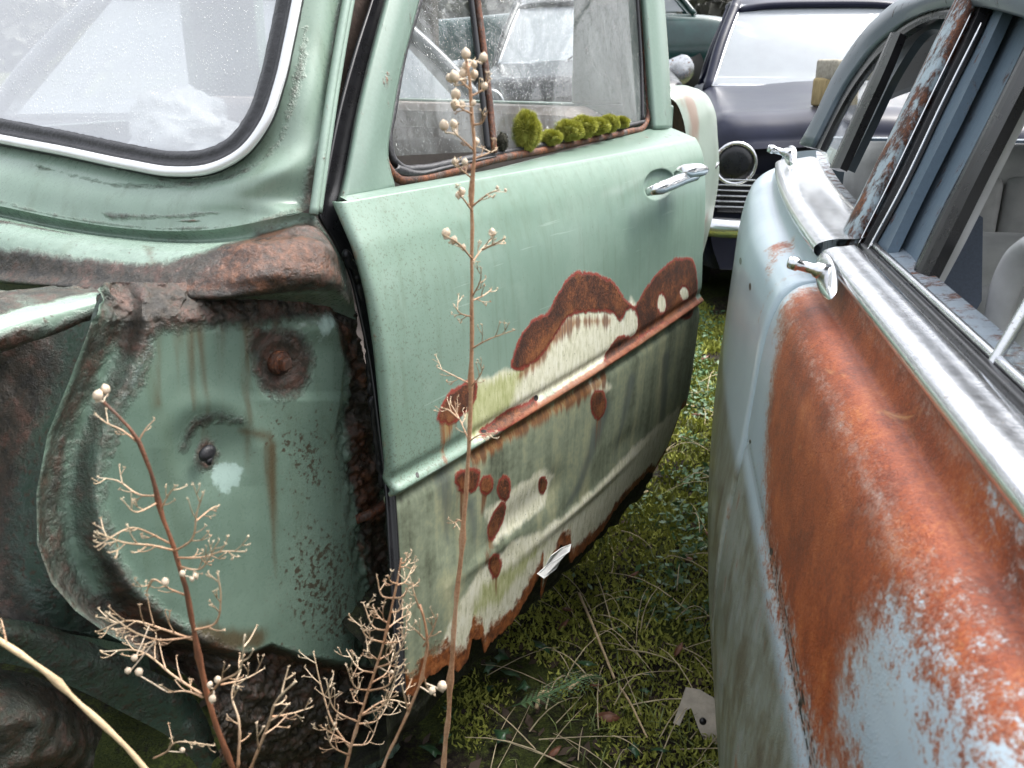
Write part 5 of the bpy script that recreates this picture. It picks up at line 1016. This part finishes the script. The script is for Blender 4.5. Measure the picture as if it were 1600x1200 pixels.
def leaves(name, C, size, mat, up=None, aspect=1.0, rngl=rng):
    n = len(C); A = rngl.normal(size=(n, 3)); A /= np.linalg.norm(A, axis=1)[:, None]; B = np.cross(A, rngl.normal(size=(n, 3))); B /= np.linalg.norm(B, axis=1)[:, None]
    s = np.broadcast_to(size, (n,))[:, None]
    V = np.stack([C - A * s, C + B * s * aspect, C + A * s, C - B * s * aspect], 1).reshape(-1, 3)
    return add(name, V, [(4 * i, 4 * i + 1, 4 * i + 2, 4 * i + 3) for i in range(n)], mat, None, False, False)
hd = leaves('hedge', cc, rng.uniform(.10, .38, NH), M['hedge']); setprops(hd, kind='stuff'); hd['label'] = 'far dark hedge added round the yard to darken reflections'; hd['category'] = 'hedge'
# ------------------------------------------------------------------ dry stalks in front of the cars
def mat_stalk():
    m = Mat('dry_stalk'); a = m.noise(60, 5, .6, stretch=(1, 1, .3)); f = m.noise(400, 3, .6); d = m.attr('tip')
    c = m.ramp(m.math('ADD', m.math('MULTIPLY', a, .6), m.math('MULTIPLY', f, .4)), [(.3, (.17, .070, .032)), (.5, (.36, .20, .11)), (.7, (.52, .37, .25))])
    return m.done(m.bsdf(m.mix(d, c, m.ramp(a, [(.3, (.42, .31, .19)), (.7, (.66, .56, .41))])), .6, 0, m.bump(f, .4, .0006)))
M['stalk'] = mat_stalk()
M['stalkred'] = simple('dry_stalk_red', (.16, .062, .030), .55, 0, .6, 90, bump=.5, bscale=500, stretch=(1, 1, .25))
M['straw'] = simple('dry_stick_straw', (.50, .37, .22), .6, 0, .35, 60, bump=.4, bscale=500, stretch=(1, 1, .25))
M['capsule'] = simple('seed_capsule', (.58, .47, .35), .6, 0, .22, 150, bump=.4, bscale=400)
class Plant:
    def __init__(s, name, label, stem, Y, w0, w1, mat, base, seed, cat='dry plant', tipmat=None, lean=0.0):
        s.Y = Y; s.k = Y / 1400.0; s.rr = random.Random(seed); s.lean = lean; s.y0 = stem[0][1]; s.tw = tipmat or M['stalk']
        P_ = [s.pt(*p) for p in stem]; foot = np.array([P_[0][0] + base[0], P_[0][1] + base[1], 0.0])
        s.root = empty(name, foot, label, cat)
        pts = spline([foot, foot * .45 + P_[0] * .55 + np.array([.004, 0, 0])] + P_, 90)
        pts = pts + np.array([[.0010 * mnoise.noise(Vector((i * .4, seed, 0))), .001 * mnoise.noise(Vector((i * .4, seed, 7))), 0] for i in range(90)])
        b = MB(); b.tube(pts, np.linspace(w0, w1, 90) * s.k * .5 * (1 + .10 * np.sin(np.arange(90) * 1.7) + .45 * (np.arange(90) % 11 == 5) + .12 * rng.normal(size=90).clip(-1, 1)), 8); b.build('stem', mat, s.root)
        s.pts = list(pts[30:])
    def pt(s, x, y, d=0.0): return WF.at_s(x, y, s.Y + d + s.lean * (s.y0 - y) / 1000)
    def branch(s, pix, w=4.0, d=None, twigs=0, L=26, caps=(), nubs=True):
        d = s.rr.uniform(-.05, .05) if d is None else d; n = len(pix)
        P_ = [s.pt(x, y, d * i / max(1, n - 1)) for i, (x, y) in enumerate(pix)]
        c = spline(P_, max(6, 5 * n)); b = MB(); b.tube(c, np.linspace(w * .85, w * .42, len(c)) * s.k * .5 * (1 + .15 * np.sin(np.arange(len(c)) * 2.1)), 6)
        tips = [c[-1]]; s.pts += list(c)
        pp = spline(np.array(pix, float), 40); 
        for t in range(twigs):
            i = int(8 + 30 * (t + s.rr.random() * .6) / max(1, twigs)); i = min(i, 38); x, y = pp[i]; tx, ty = pp[min(39, i + 1)] - pp[i - 1]; a = math.atan2(ty, tx) + s.rr.choice((-1, 1)) * s.rr.uniform(.5, 1.0)
            l = L * s.rr.uniform(.6, 1.2); q = [(x, y), (x + l * .5 * math.cos(a), y + l * .5 * math.sin(a)), (x + l * math.cos(a) + s.rr.uniform(-3, 3), y + l * math.sin(a) - l * .18)]
            dd = d * i / 40; e = s.rr.uniform(-.03, .03); Q = [s.pt(*q[0], dd), s.pt(*q[1], dd + e * .5), s.pt(*q[2], dd + e)]
            cc_ = spline(Q, 9); b.tube(cc_, np.linspace(w * .45, w * .28, 9) * s.k * .5, 5); tips.append(cc_[-1])
            if s.rr.random() < .6:
                a2 = a + s.rr.choice((-1, 1)) * s.rr.uniform(.5, .9); l2 = l * .5; Q = [cc_[4], s.pt(q[1][0] + l2 * math.cos(a2), q[1][1] + l2 * math.sin(a2) - 3, dd + e)]; b.tube(Q, [w * .19 * s.k, w * .14 * s.k], 5); tips.append(np.array(Q[1]))
        if nubs:
            for t in tips:                       # split, empty seed cases at the ends
                for k in range(3):
                    v = np.array([s.rr.uniform(-1, 1), s.rr.uniform(-1, 1), s.rr.uniform(.2, 1.4)]); v /= np.linalg.norm(v); b.tube([t, t + v * s.k * s.rr.uniform(3, 6)], [w * .22 * s.k, w * .08 * s.k], 5)
        o = b.build('branch', s.tw, s.root); zz = np.zeros(len(b.v)); V = np.array(b.v); dd = np.linalg.norm(V - P_[0], axis=1); setattr_(o, 'tip', np.clip(dd / (dd.max() + 1e-6), 0, 1)); return c
    def cap(s, x, y, r=10, d=0.0, to=None, open_=False):
        c = s.pt(x, y, d); v = np.array([s.rr.uniform(-.35, .35), s.rr.uniform(-.3, .3), 1.0]); v /= np.linalg.norm(v); b = MB(); k = s.k * r * s.rr.uniform(.64, .88)
        nu, nv = 15, 9; u = np.cross(v, (.3, .9, .1)); u /= np.linalg.norm(u); w_ = np.cross(v, u); V = []
        for i in range(nv + 1):
            t = math.pi * i / nv; z = -math.cos(t); q = math.sin(t) ** .85
            for j in range(nu):
                f = 2 * math.pi * j / nu; g = 1 - .13 * (math.cos(f * 5) > .7); V.append(c + k * (u * q * g * math.cos(f) + w_ * q * g * math.sin(f)) + v * k * (z * 1.08 + (.30 if i == nv else 0)))
        b.addm(V, gridfaces(nv + 1, nu, closed_u=True)); b.tube([c - v * k * 1.5, c - v * k], [k * .18, k * .28], 6)
        if to is None:
            A_ = np.array(s.pts); to = A_[np.argmin(((A_ - (c - v * k)) ** 2).sum(1))]
        if to is not None: b.tube(spline([to, (to + c) / 2 - np.array([0, 0, k * .5]), c - v * k * 1.4], 8), [k * .2] * 8, 5)
        b.build('seed_capsule', M['capsule'], s.root)
p = Plant('dry_stalk', 'tallest dry brown seed stalk with pale round capsules, standing before the green door', [(690, 1240), (700, 1120), (712, 950), (722, 850), (730, 740), (735, 640), (737, 540), (737, 450), (738, 360), (737, 290), (741, 240), (738, 180), (733, 120), (728, 92)], .66, 15, 5.0, M['stalk'], (.01, .02), 1)
T = [([(738, 405), (716, 380), (692, 366)], [(697, 364, 8), (709, 375, 7), (724, 386, 5)]), ([(738, 410), (754, 388), (768, 374)], [(769, 363, 8)]), ([(754, 390), (775, 380), (790, 372)], []), ([(738, 330), (725, 312), (716, 302)], [(722, 299, 7), (716, 305, 6)]),
  ([(738, 322), (765, 302), (780, 297)], [(777, 293, 3.5), (790, 297, 3.5)]), ([(739, 280), (722, 266), (710, 256)], [(711, 253, 7.5), (726, 253, 7)]), ([(741, 248), (762, 240), (776, 234)], [(744, 221, 6)]), ([(740, 235), (722, 218), (706, 203)], [(694, 196, 9), (709, 194, 8)]), ([(741, 195), (753, 192), (760, 178)], []),
  ([(738, 178), (722, 170), (710, 160)], [(711, 163, 8), (722, 164, 7), (740, 161, 6), (712, 148, 9)]), ([(736, 150), (752, 142), (766, 124)], [(757, 135, 7)]), ([(735, 140), (722, 128), (714, 118)], [(702, 122, 7), (710, 120, 9), (724, 115, 9), (725, 126, 6), (741, 116, 8)]), ([(731, 110), (736, 98), (741, 94)], [(728, 104, 9), (741, 101, 7), (728, 84, 8), (755, 90, 7)])]
for pix, caps in T:
    c = p.branch(pix, 4.2, twigs=2, L=16)
    for x, y, r in caps: p.cap(x, y, r, p.rr.uniform(-.02, .02), to=c[len(c) // 2 + 3] if len(c) > 8 else c[-1])
for pix in ([(737, 465), (750, 440), (752, 420)], [(737, 470), (755, 462), (768, 452)], [(737, 495), (720, 490), (710, 478)], [(737, 545), (760, 532), (803, 516)], [(735, 600), (705, 585), (682, 573)], [(733, 690), (718, 655), (705, 632)], [(718, 655), (700, 640), (690, 638)], [(735, 605), (748, 590), (756, 574)], [(733, 690), (748, 680), (775, 676)], [(722, 815), (714, 812), (710, 818)]):
    p.branch(pix, 3.6, twigs=3, L=20)
q = Plant('dry_stalk', 'reddish brown branching dry stalk at the lower left, its tip carrying one open capsule', [(395, 1260), (355, 1180), (325, 1090), (306, 1000), (290, 920), (272, 860), (250, 790), (232, 730), (214, 685), (185, 650), (163, 628)], .52, 25, 6, M['stalkred'], (.02, .03), 2)
q.cap(153, 618, 13, 0); q.cap(165, 608, 9, .005)
for pix, w, tw, L in [([(214, 690), (190, 672), (165, 660), (150, 648)], 4.5, 2, 16), ([(216, 690), (228, 670), (242, 655)], 4, 1, 14), ([(245, 775), (215, 772), (185, 752), (152, 746)], 5, 4, 30), ([(247, 785), (215, 800), (190, 780)], 4, 2, 22), ([(250, 800), (262, 775), (274, 760)], 4.5, 3, 20),
   ([(272, 860), (235, 852), (195, 848), (152, 832)], 5.5, 6, 34), ([(268, 850), (210, 825), (190, 830), (150, 855)], 4.5, 4, 26), ([(272, 862), (300, 842), (308, 800), (318, 770)], 5, 4, 30), ([(305, 815), (330, 795), (343, 790)], 4, 2, 18), ([(276, 872), (320, 870), (345, 862), (384, 862)], 5, 6, 26), ([(280, 885), (310, 890), (342, 845)], 4.5, 5, 24),
   ([(290, 930), (265, 920), (240, 905), (228, 930)], 4.5, 5, 22), ([(300, 985), (335, 975), (345, 935), (340, 895)], 6, 4, 24), ([(303, 1000), (260, 985), (205, 970), (150, 988)], 6, 8, 34), ([(303, 995), (250, 1000), (215, 990), (170, 960)], 5, 7, 32), ([(315, 1085), (270, 1055), (225, 1020), (160, 1018)], 6.5, 6, 34), ([(318, 1090), (290, 1080), (262, 1082)], 5, 3, 18),
   ([(325, 1090), (345, 1065), (372, 1050), (382, 995)], 6, 5, 30), ([(345, 1070), (385, 1060), (412, 1045)], 4.5, 3, 24), ([(372, 1200), (372, 1120), (362, 1085), (375, 1050)], 8, 4, 26), ([(388, 1210), (420, 1130), (432, 1095), (462, 1065)], 8, 5, 36), ([(425, 1120), (455, 1115), (488, 1105)], 5, 3, 24), ([(240, 1185), (260, 1175), (275, 1160), (335, 1165)], 5, 5, 24)]:
    q.branch(pix, w, twigs=tw, L=L)
for x, y, r in [(200, 1048, 9), (217, 1050, 9), (285, 896, 7), (258, 909, 8), (340, 1062, 8), (328, 1070, 7), (306, 900, 6), (332, 1092, 8), (285, 1172, 8), (210, 1028, 8), (300, 905, 6)]: q.cap(x, y, r, q.rr.uniform(-.02, .01))
r_ = Plant('dry_stalk', 'bushy pale dry stalk with empty seed cases, at the foot of the door gap', [(530, 1260), (545, 1180), (572, 1090), (598, 1010), (614, 940), (628, 872)], .58, 13, 3.6, M['stalk'], (.0, .02), 3)
for k in range(26):
    t = min(1, max(0, (k + r_.rr.uniform(-.9, .9)) / 25)); x = np.interp(t, [0, .3, .6, 1], [545, 575, 602, 627]); y = np.interp(t, [0, .3, .6, 1], [1180, 1080, 1000, 880]); sg_ = (-1, 1)[k % 2] if r_.rr.random() < .75 else r_.rr.choice((-1, 1)); l = (80 - 54 * t) * r_.rr.uniform(.4, 1.25); up = r_.rr.uniform(.45, 1.0); bw_ = r_.rr.uniform(.05, .35)
    r_.branch([(x, y), (x + sg_ * l * .45, y - l * bw_), (x + sg_ * l * r_.rr.uniform(.6, .95), y - l * up)], 4.4, twigs=4 if t < .7 else 2, L=24 - 8 * t)
r_.branch([(548, 1170), (520, 1130), (505, 1085), (490, 1020)], 5, twigs=5, L=30); r_.branch([(560, 1120), (600, 1095), (640, 1100)], 5, twigs=4, L=24); r_.cap(612, 1050, 6)
v = Plant('dry_stalk', 'slender dry stalk holding two pale capsules beside the rusty door corner', [(575, 1260), (600, 1195), (638, 1112), (658, 1060), (667, 985), (655, 945)], .55, 12, 5, M['stalk'], (.0, .02), 4)
for pix, w, tw in [([(638, 1112), (632, 1088), (628, 1070)], 5, 2), ([(660, 1050), (668, 1075), (680, 1088)], 5, 0), ([(662, 1010), (676, 985), (684, 962)], 5, 3), ([(655, 950), (648, 930), (640, 900)], 4, 2), ([(664, 1000), (650, 985), (640, 978)], 4, 2)]: v.branch(pix, w, twigs=tw, L=20)
v.cap(691, 1072, 11, .01); v.cap(675, 1079, 10, -.01)
st = Plant('dry_stick', 'thick straw coloured dry stick leaning in the lower left corner', [(300, 1275), (240, 1215), (190, 1160), (130, 1105), (60, 1040), (0, 1002), (-60, 960)], .46, 14, 11, M['straw'], (.12, .05), 5, 'dry stick')
st.branch([(10, 1005), (6, 985), (2, 968)], 5, twigs=2, L=10)
# ------------------------------------------------------------------ moss cushions on the window ledge
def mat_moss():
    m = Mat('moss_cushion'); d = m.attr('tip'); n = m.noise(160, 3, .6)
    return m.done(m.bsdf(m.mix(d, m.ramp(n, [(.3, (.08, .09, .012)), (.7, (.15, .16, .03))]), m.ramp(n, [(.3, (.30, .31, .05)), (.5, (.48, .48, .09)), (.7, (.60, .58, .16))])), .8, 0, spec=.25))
M['moss'] = mat_moss(); M['mossdark'] = simple('moss_dark', (.035, .034, .022), .95, 0, .5, 200, bump=.6)
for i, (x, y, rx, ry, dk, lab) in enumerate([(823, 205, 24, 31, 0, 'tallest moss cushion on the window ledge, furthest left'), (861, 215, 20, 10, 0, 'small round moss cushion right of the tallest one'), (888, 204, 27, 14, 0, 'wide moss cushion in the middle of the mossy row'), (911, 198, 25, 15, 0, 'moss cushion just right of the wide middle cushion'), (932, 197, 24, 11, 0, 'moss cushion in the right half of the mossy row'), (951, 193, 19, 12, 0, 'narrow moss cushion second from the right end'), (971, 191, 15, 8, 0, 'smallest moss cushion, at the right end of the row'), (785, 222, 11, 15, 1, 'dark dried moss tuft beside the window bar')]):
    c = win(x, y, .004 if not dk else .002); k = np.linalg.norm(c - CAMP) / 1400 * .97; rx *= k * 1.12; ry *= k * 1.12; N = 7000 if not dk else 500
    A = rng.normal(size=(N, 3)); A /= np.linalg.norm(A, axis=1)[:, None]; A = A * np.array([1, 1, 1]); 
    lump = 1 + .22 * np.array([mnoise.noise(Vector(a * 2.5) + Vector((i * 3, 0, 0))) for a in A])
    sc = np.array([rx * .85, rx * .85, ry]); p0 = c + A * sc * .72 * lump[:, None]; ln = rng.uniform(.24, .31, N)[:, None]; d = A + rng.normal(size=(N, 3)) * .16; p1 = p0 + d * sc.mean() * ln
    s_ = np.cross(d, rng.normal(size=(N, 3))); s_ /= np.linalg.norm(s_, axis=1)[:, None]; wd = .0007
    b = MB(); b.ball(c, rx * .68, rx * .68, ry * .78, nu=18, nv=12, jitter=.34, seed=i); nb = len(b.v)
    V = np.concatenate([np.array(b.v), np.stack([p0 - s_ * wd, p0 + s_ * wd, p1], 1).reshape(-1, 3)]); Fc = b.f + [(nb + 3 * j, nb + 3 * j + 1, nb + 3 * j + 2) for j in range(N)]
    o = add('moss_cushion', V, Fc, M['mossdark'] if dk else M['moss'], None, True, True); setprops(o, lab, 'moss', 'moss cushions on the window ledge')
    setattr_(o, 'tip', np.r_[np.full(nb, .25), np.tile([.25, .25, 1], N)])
# ------------------------------------------------------------------ on the ground
def gp(x, y, h=0.0):
    p = WF.at_z(x, y, h); return np.array([p[0], p[1], ground_h(p[0], p[1]) + h])
N = 150000; gx = rng.uniform(-.45, 1.35, N); gy = .85 + 3.6 * rng.uniform(0, 1, N) ** 1.5
mk = np.array([mnoise.noise(Vector((x * 2.2, y * 2.2, 4))) + .5 * mnoise.noise(Vector((x * 7, y * 7, 2))) for x, y in zip(gx, gy)])
cx = np.interp(gy, [.9, 1.4, 2.2, 3.5], [.28, .42, .52, .70]); ok = mk + .55 * np.exp(-((gx - cx) / .22) ** 2) > .22 - .18 * (gx > cx - .10) + rng.uniform(-.12, .12, N)
gx, gy = gx[ok], gy[ok]; gz = np.array([ground_h(x, y) for x, y in zip(gx, gy)]); n_ = len(gx)
sz = rng.uniform(.006, .014, n_) * np.interp(gy, [.9, 4], [1, 2.2]); d = rng.normal(size=(n_, 3)) * .6 + np.array([0, 0, 1.0]); d /= np.linalg.norm(d, axis=1)[:, None]; s_ = np.cross(d, rng.normal(size=(n_, 3))); s_ /= np.linalg.norm(s_, axis=1)[:, None]
c0 = np.c_[gx, gy, gz + rng.uniform(0, .012, n_)]; V = np.stack([c0 - s_ * sz[:, None] * .22, c0 + s_ * sz[:, None] * .22, c0 + d * sz[:, None]], 1).reshape(-1, 3)
def mat_gmoss():
    m = Mat('ground_moss'); a = m.noise(9, 4, .6); f = m.noise(300, 2, .5)
    return m.done(m.bsdf(m.ramp(m.math('ADD', m.math('MULTIPLY', a, .6), m.math('MULTIPLY', f, .4)), [(.3, (.09, .10, .025)), (.5, (.27, .29, .055)), (.7, (.48, .48, .12))]), .8, 0, spec=.25))
M['gmoss'] = mat_gmoss()
o = add('moss', V, np.arange(3 * n_).reshape(-1, 3).tolist(), M['gmoss'], None, False); setprops(o, 'bright green moss on the ground between the cars', 'moss', None, 'stuff')
M['litter'] = simple('leaf_litter', (.050, .034, .022), .85, 0, .7, 6)
NL = 5000; lx = rng.uniform(-.6, 1.4, NL); ly = .8 + 3.6 * rng.uniform(0, 1, NL) ** 1.4; lz = np.array([ground_h(x, y) for x, y in zip(lx, ly)])
nl = rng.normal(size=(NL, 3)) * .4 + np.array([0, 0, 1]); a_ = np.cross(nl, rng.normal(size=(NL, 3))); a_ /= np.linalg.norm(a_, axis=1)[:, None]; b_ = np.cross(nl, a_); b_ /= np.linalg.norm(b_, axis=1)[:, None]; s = rng.uniform(.006, .02, NL)[:, None]; C = np.c_[lx, ly, lz + .004]
V = np.stack([C - a_ * s, C + b_ * s * .5, C + a_ * s, C - b_ * s * .5], 1).reshape(-1, 3); o = add('leaf_litter', V, np.arange(4 * NL).reshape(-1, 4).tolist(), M['litter'], None, False); setprops(o, 'dark rotting leaf litter between the cars', 'leaf litter', None, 'stuff')
# dry grass stems
M['drygrass'] = simple('dry_grass', (.46, .38, .24), .7, 0, .35, 30)
b = MB()
for k in range(190):
    near = rng.random() < .75
    y = rng.uniform(.95, 1.7) if near else rng.uniform(1.7, 3.2); x = np.interp(y, [.9, 1.4, 2.2, 3.2], [.18, .30, .48, .62]) + rng.normal() * np.interp(y, [.9, 3], [.20, .12])
    a = rng.normal() * 1.1 + .9; L = rng.uniform(.04, .22); z = ground_h(x, y); c1 = rng.uniform(-.3, .3); h = rng.uniform(.004, .04)
    pts = [np.array([x + math.cos(a + c1 * t) * L * t, y + math.sin(a + c1 * t) * L * t, z + .006 + h * math.sin(t * 2.6) + .004 * t]) for t in np.linspace(0, 1, 6)]
    b.tube(pts, np.linspace(.0013, .0006, 6) * rng.uniform(.6, 1.3), 4, cap=False)
o = b.build('dry_grass', M['drygrass'], None, True, False); setprops(o, 'loose pale dry grass lying on the moss', 'dry grass', None, 'stuff')
# short grass blades mixed through the moss
M['grass'] = simple('grass_blade', (.16, .20, .06), .6, 0, .6, 14)
b = MB()
for k in range(1500):
    y = .95 + 2.6 * rng.random() ** 1.5; x = np.interp(y, [.9, 1.4, 2.2, 3.5], [.24, .38, .52, .70]) + rng.normal() * .16; z = ground_h(x, y)
    if mnoise.noise(Vector((x * 4, y * 4, 12))) < -.12: continue
    a = rng.uniform(0, 6.28); L = rng.uniform(.02, .065); ln_ = rng.uniform(.3, 1.1); w_ = rng.uniform(.0008, .0016); sd = np.array([-math.sin(a), math.cos(a), 0]) * w_; dr = np.array([math.cos(a), math.sin(a), 0])
    p = [np.array([x, y, z]) + dr * L * ln_ * t * t + np.array([0, 0, L * t * (1 - .35 * ln_ * t)]) for t in (0, .4, .75, 1)]
    b.addm([p[0] - sd, p[0] + sd, p[1] - sd, p[1] + sd, p[2] - sd * .6, p[2] + sd * .6, p[3]], [(0, 1, 3, 2), (2, 3, 5, 4), (4, 5, 6)])
o = b.build('grass', M['grass'], None, False, False); setprops(o, 'short olive grass blades growing through the moss', 'grass', None, 'stuff')
# low green weeds further back
M['weed'] = simple('weed_leaf', (.055, .12, .045), .5, 0, .5, 12)
NW = 5200; wy = rng.uniform(1.6, 4.2, NW); wx = np.interp(wy, [1.5, 2.2, 3, 4.2], [.42, .53, .66, .85]) + rng.normal(size=NW) * .10; keepw = np.array([mnoise.noise(Vector((x * 5, y * 5, 8))) for x, y in zip(wx, wy)]) > -.05; wx, wy = wx[keepw], wy[keepw]; NW = len(wx)
C = np.c_[wx, wy, [ground_h(x, y) for x, y in zip(wx, wy)] + rng.uniform(.005, .035, NW)]; nl = rng.normal(size=(NW, 3)) * .5 + np.array([0, 0, 1]); a_ = np.cross(nl, rng.normal(size=(NW, 3))); a_ /= np.linalg.norm(a_, axis=1)[:, None]; b_ = np.cross(nl, a_); b_ /= np.linalg.norm(b_, axis=1)[:, None]; s = rng.uniform(.005, .013, NW)[:, None]
V = np.stack([C - a_ * s, C + b_ * s * .55, C + a_ * s, C - b_ * s * .55], 1).reshape(-1, 3); o = add('weeds', V, np.arange(4 * NW).reshape(-1, 4).tolist(), M['weed'], None, False); setprops(o, 'low green weeds along the path between the cars', 'weeds', None, 'stuff')
# ivy leaves, dead leaves, sticks, fern, bracket
M['ivy'] = simple('ivy_leaf', (.030, .075, .032), .35, 0, .4, 40); M['dead'] = simple('dead_leaf', (.16, .065, .035), .5, 0, .5, 50, bump=.4)
def leafshape(kind):
    if kind == 'ivy': return [(0, 0), (.28, -.16), (.62, -.30), (.58, .02), (.95, .22), (.50, .40), (.34, .62), (0, 1.05), (-.34, .62), (-.50, .40), (-.95, .22), (-.58, .02), (-.62, -.30), (-.28, -.16)]
    return [(0, -.9), (.25, -.6), (.46, -.1), (.42, .4), (.2, .8), (0, 1.05), (-.2, .8), (-.42, .4), (-.46, -.1), (-.25, -.6)]
def leaf(name, x, y, size, rot, tilt, mat, kind, label, cat, grp, h=.02):
    c = gp(x, y, h); R_ = Matrix.Rotation(rot, 3, 'Z') @ Matrix.Rotation(tilt, 3, 'X') @ Matrix.Rotation(random.uniform(-.4, .4), 3, 'Y'); L = leafshape(kind); V = [(0, .1, .0)]
    ctr = Vector((0, .1 * size, 0)); VV = [c + np.array(R_ @ Vector((0, .1 * size, .12 * size)))]
    for (a, b2) in L: VV.append(c + np.array(R_ @ Vector((a * size, b2 * size, -.15 * size * abs(a) + random.uniform(-.06, .06) * size))))
    n = len(L); o = add(name, VV, [(0, 1 + i, 1 + (i + 1) % n) for i in range(n)], mat, None, True, True); o.modifiers.new('thickness', 'SOLIDIFY').thickness = .0006; return setprops(o, label, cat, grp)
for i, (x, y, s, l) in enumerate([(850, 1010, .028, 'five pointed ivy leaf under the rusty door edge'), (905, 1045, .020, None), (760, 1040, .022, None), (800, 1055, .026, None), (770, 1075, .02, None), (730, 1045, .018, None), (790, 1165, .024, 'broad ivy leaf lowest in the middle foreground'), (915, 1040, .026, None), (690, 1160, .02, None), (1010, 1080, .016, None), (1015, 1050, .016, None), (780, 1020, .022, None), (815, 1085, .02, None), (1055, 915, .018, None), (700, 1120, .02, None), (745, 1010, .02, None), (1030, 1185, .022, None), (995, 1185, .018, None), (680, 1175, .03, 'glossy dark ivy leaf by the stem of the tallest stalk')]):
    leaf('ivy_leaf', x, y, s, rng.uniform(0, 6.28), rng.uniform(-.6, .6), M['ivy'], 'ivy', l or 'small dark ivy leaf on the shaded ground by the green door', 'ivy leaf', 'ivy leaves on the ground', rng.uniform(.01, .04))
for i, (x, y, s, r, l) in enumerate([(888, 948, .026, .4, 'reddish dead leaf under the torn door edge'), (950, 1135, .024, 1.4, 'rust red dead leaf lying low in the moss near the bottom'), (880, 980, .018, 2.2, None), (930, 1075, .016, .9, None), (1060, 1010, .02, 2.5, None), (1075, 880, .02, .3, None), (990, 900, .016, 1.9, None), (1110, 840, .02, .5, None), (1085, 650, .03, .8, None), (1100, 560, .03, 2.0, None), (865, 1190, .018, 2.0, None)]):
    leaf('dead_leaf', x, y, s, r, rng.uniform(-.5, .5), M['dead'], 'dead', l or 'small curled brown dead leaf lying in the moss', 'dead leaf', 'dead leaves on the ground')
def stick(a, b2, w, label, hz=.02):
    p0, p1 = gp(*a, hz), gp(*b2, hz); m_ = (p0 + p1) / 2 + np.array([random.uniform(-.01, .01), .01, .012]); b = MB(); b.tube(spline([p0, m_, p1], 14), np.linspace(w, w * .7, 14), 7); o = b.build('stick', M['straw']); setprops(o, label, 'stick', 'sticks on the ground')
stick((958, 808), (1012, 768), .004, 'pale stick lying beside the rotten rear end of the door'); stick((888, 1092), (940, 1062), .004, 'short thick stick in the middle of the grass'); stick((838, 1118), (862, 1100), .004, 'stubby stick end left of the fern'); stick((905, 920), (960, 1060), .0035, 'long bent stem running from the torn door edge'); stick((965, 1070), (1010, 1165), .0025, 'thin stem lying left of the metal bracket'); stick((1020, 640), (1085, 640), .003, 'twig lying by the far end of the door')
b = MB()
fr0 = [gp(800, 1120, .03), gp(850, 1098, .06), gp(905, 1075, .07), (gp(940, 1062, .05))]; fs = spline(fr0, 20); b.tube(fs, .0012, 5)
froot = empty('fern', fs[0], 'small green fern frond growing in the shade below the door', 'fern'); b.build('stem', M['weed'], froot)
b = MB()
for i in range(2, 19):
    for sg_ in (-1, 1):
        t = fs[min(19, i + 1)] - fs[i]; t /= np.linalg.norm(t); n2 = np.cross(t, (0, 0, 1)) * sg_; l = .045 * math.sin(math.pi * (i + 1) / 21) + .006
        for k in range(7):
            c = fs[i] + (n2 * .92 + t * .35) * l * k / 7; w_ = .005 * (1 - k / 8); 
            for s2 in (-1, 1): b.addm([c, c + (t * s2 + n2 * .5) * w_ * 1.3 + np.array([0, 0, .001]), c + n2 * w_ * 1.1], [(0, 1, 2)])
M['fern'] = simple('fern_leaf', (.07, .125, .05), .6, 0, .3, 30); b.build('leaflets', M['fern'], froot)
def bpt(x, y, h): return WF.at_z(x, y, h)
br = [(1072, 1074), (1094, 1078), (1132, 1100), (1150, 1112), (1165, 1190), (1108, 1172), (1092, 1140), (1080, 1106), (1072, 1110), (1062, 1134), (1052, 1130)]
# bent sheet metal: faces the camera, leaning on the sill of the blue car
c_b = gp(1105, 1170, 0.0); Yb = c_b[1]
bp = [WF.plane(x, y, 1, 0, -.5, Yb) for x, y in br]
b = MB(); b.prism(bp, np.array([.0, .0025, -.001])); o = b.build('metal_bracket', simple('bracket_metal', (.42, .37, .30), .45, .1, .25, 40, bump=.3), None, False)
setprops(o, 'bent beige metal bracket with two dark holes, leaning by the blue car', 'bracket')
for x, y, r in ((1098, 1127, 8), (1131, 1118, 7)):
    c = WF.plane(x, y, 1, 0, -.5, Yb - .001); b = MB(); b.tube([c - np.array([0, .0022, -.001]), c + np.array([0, .0012, 0])], .0062, 14); h_ = b.build('hole', M['black'], o)
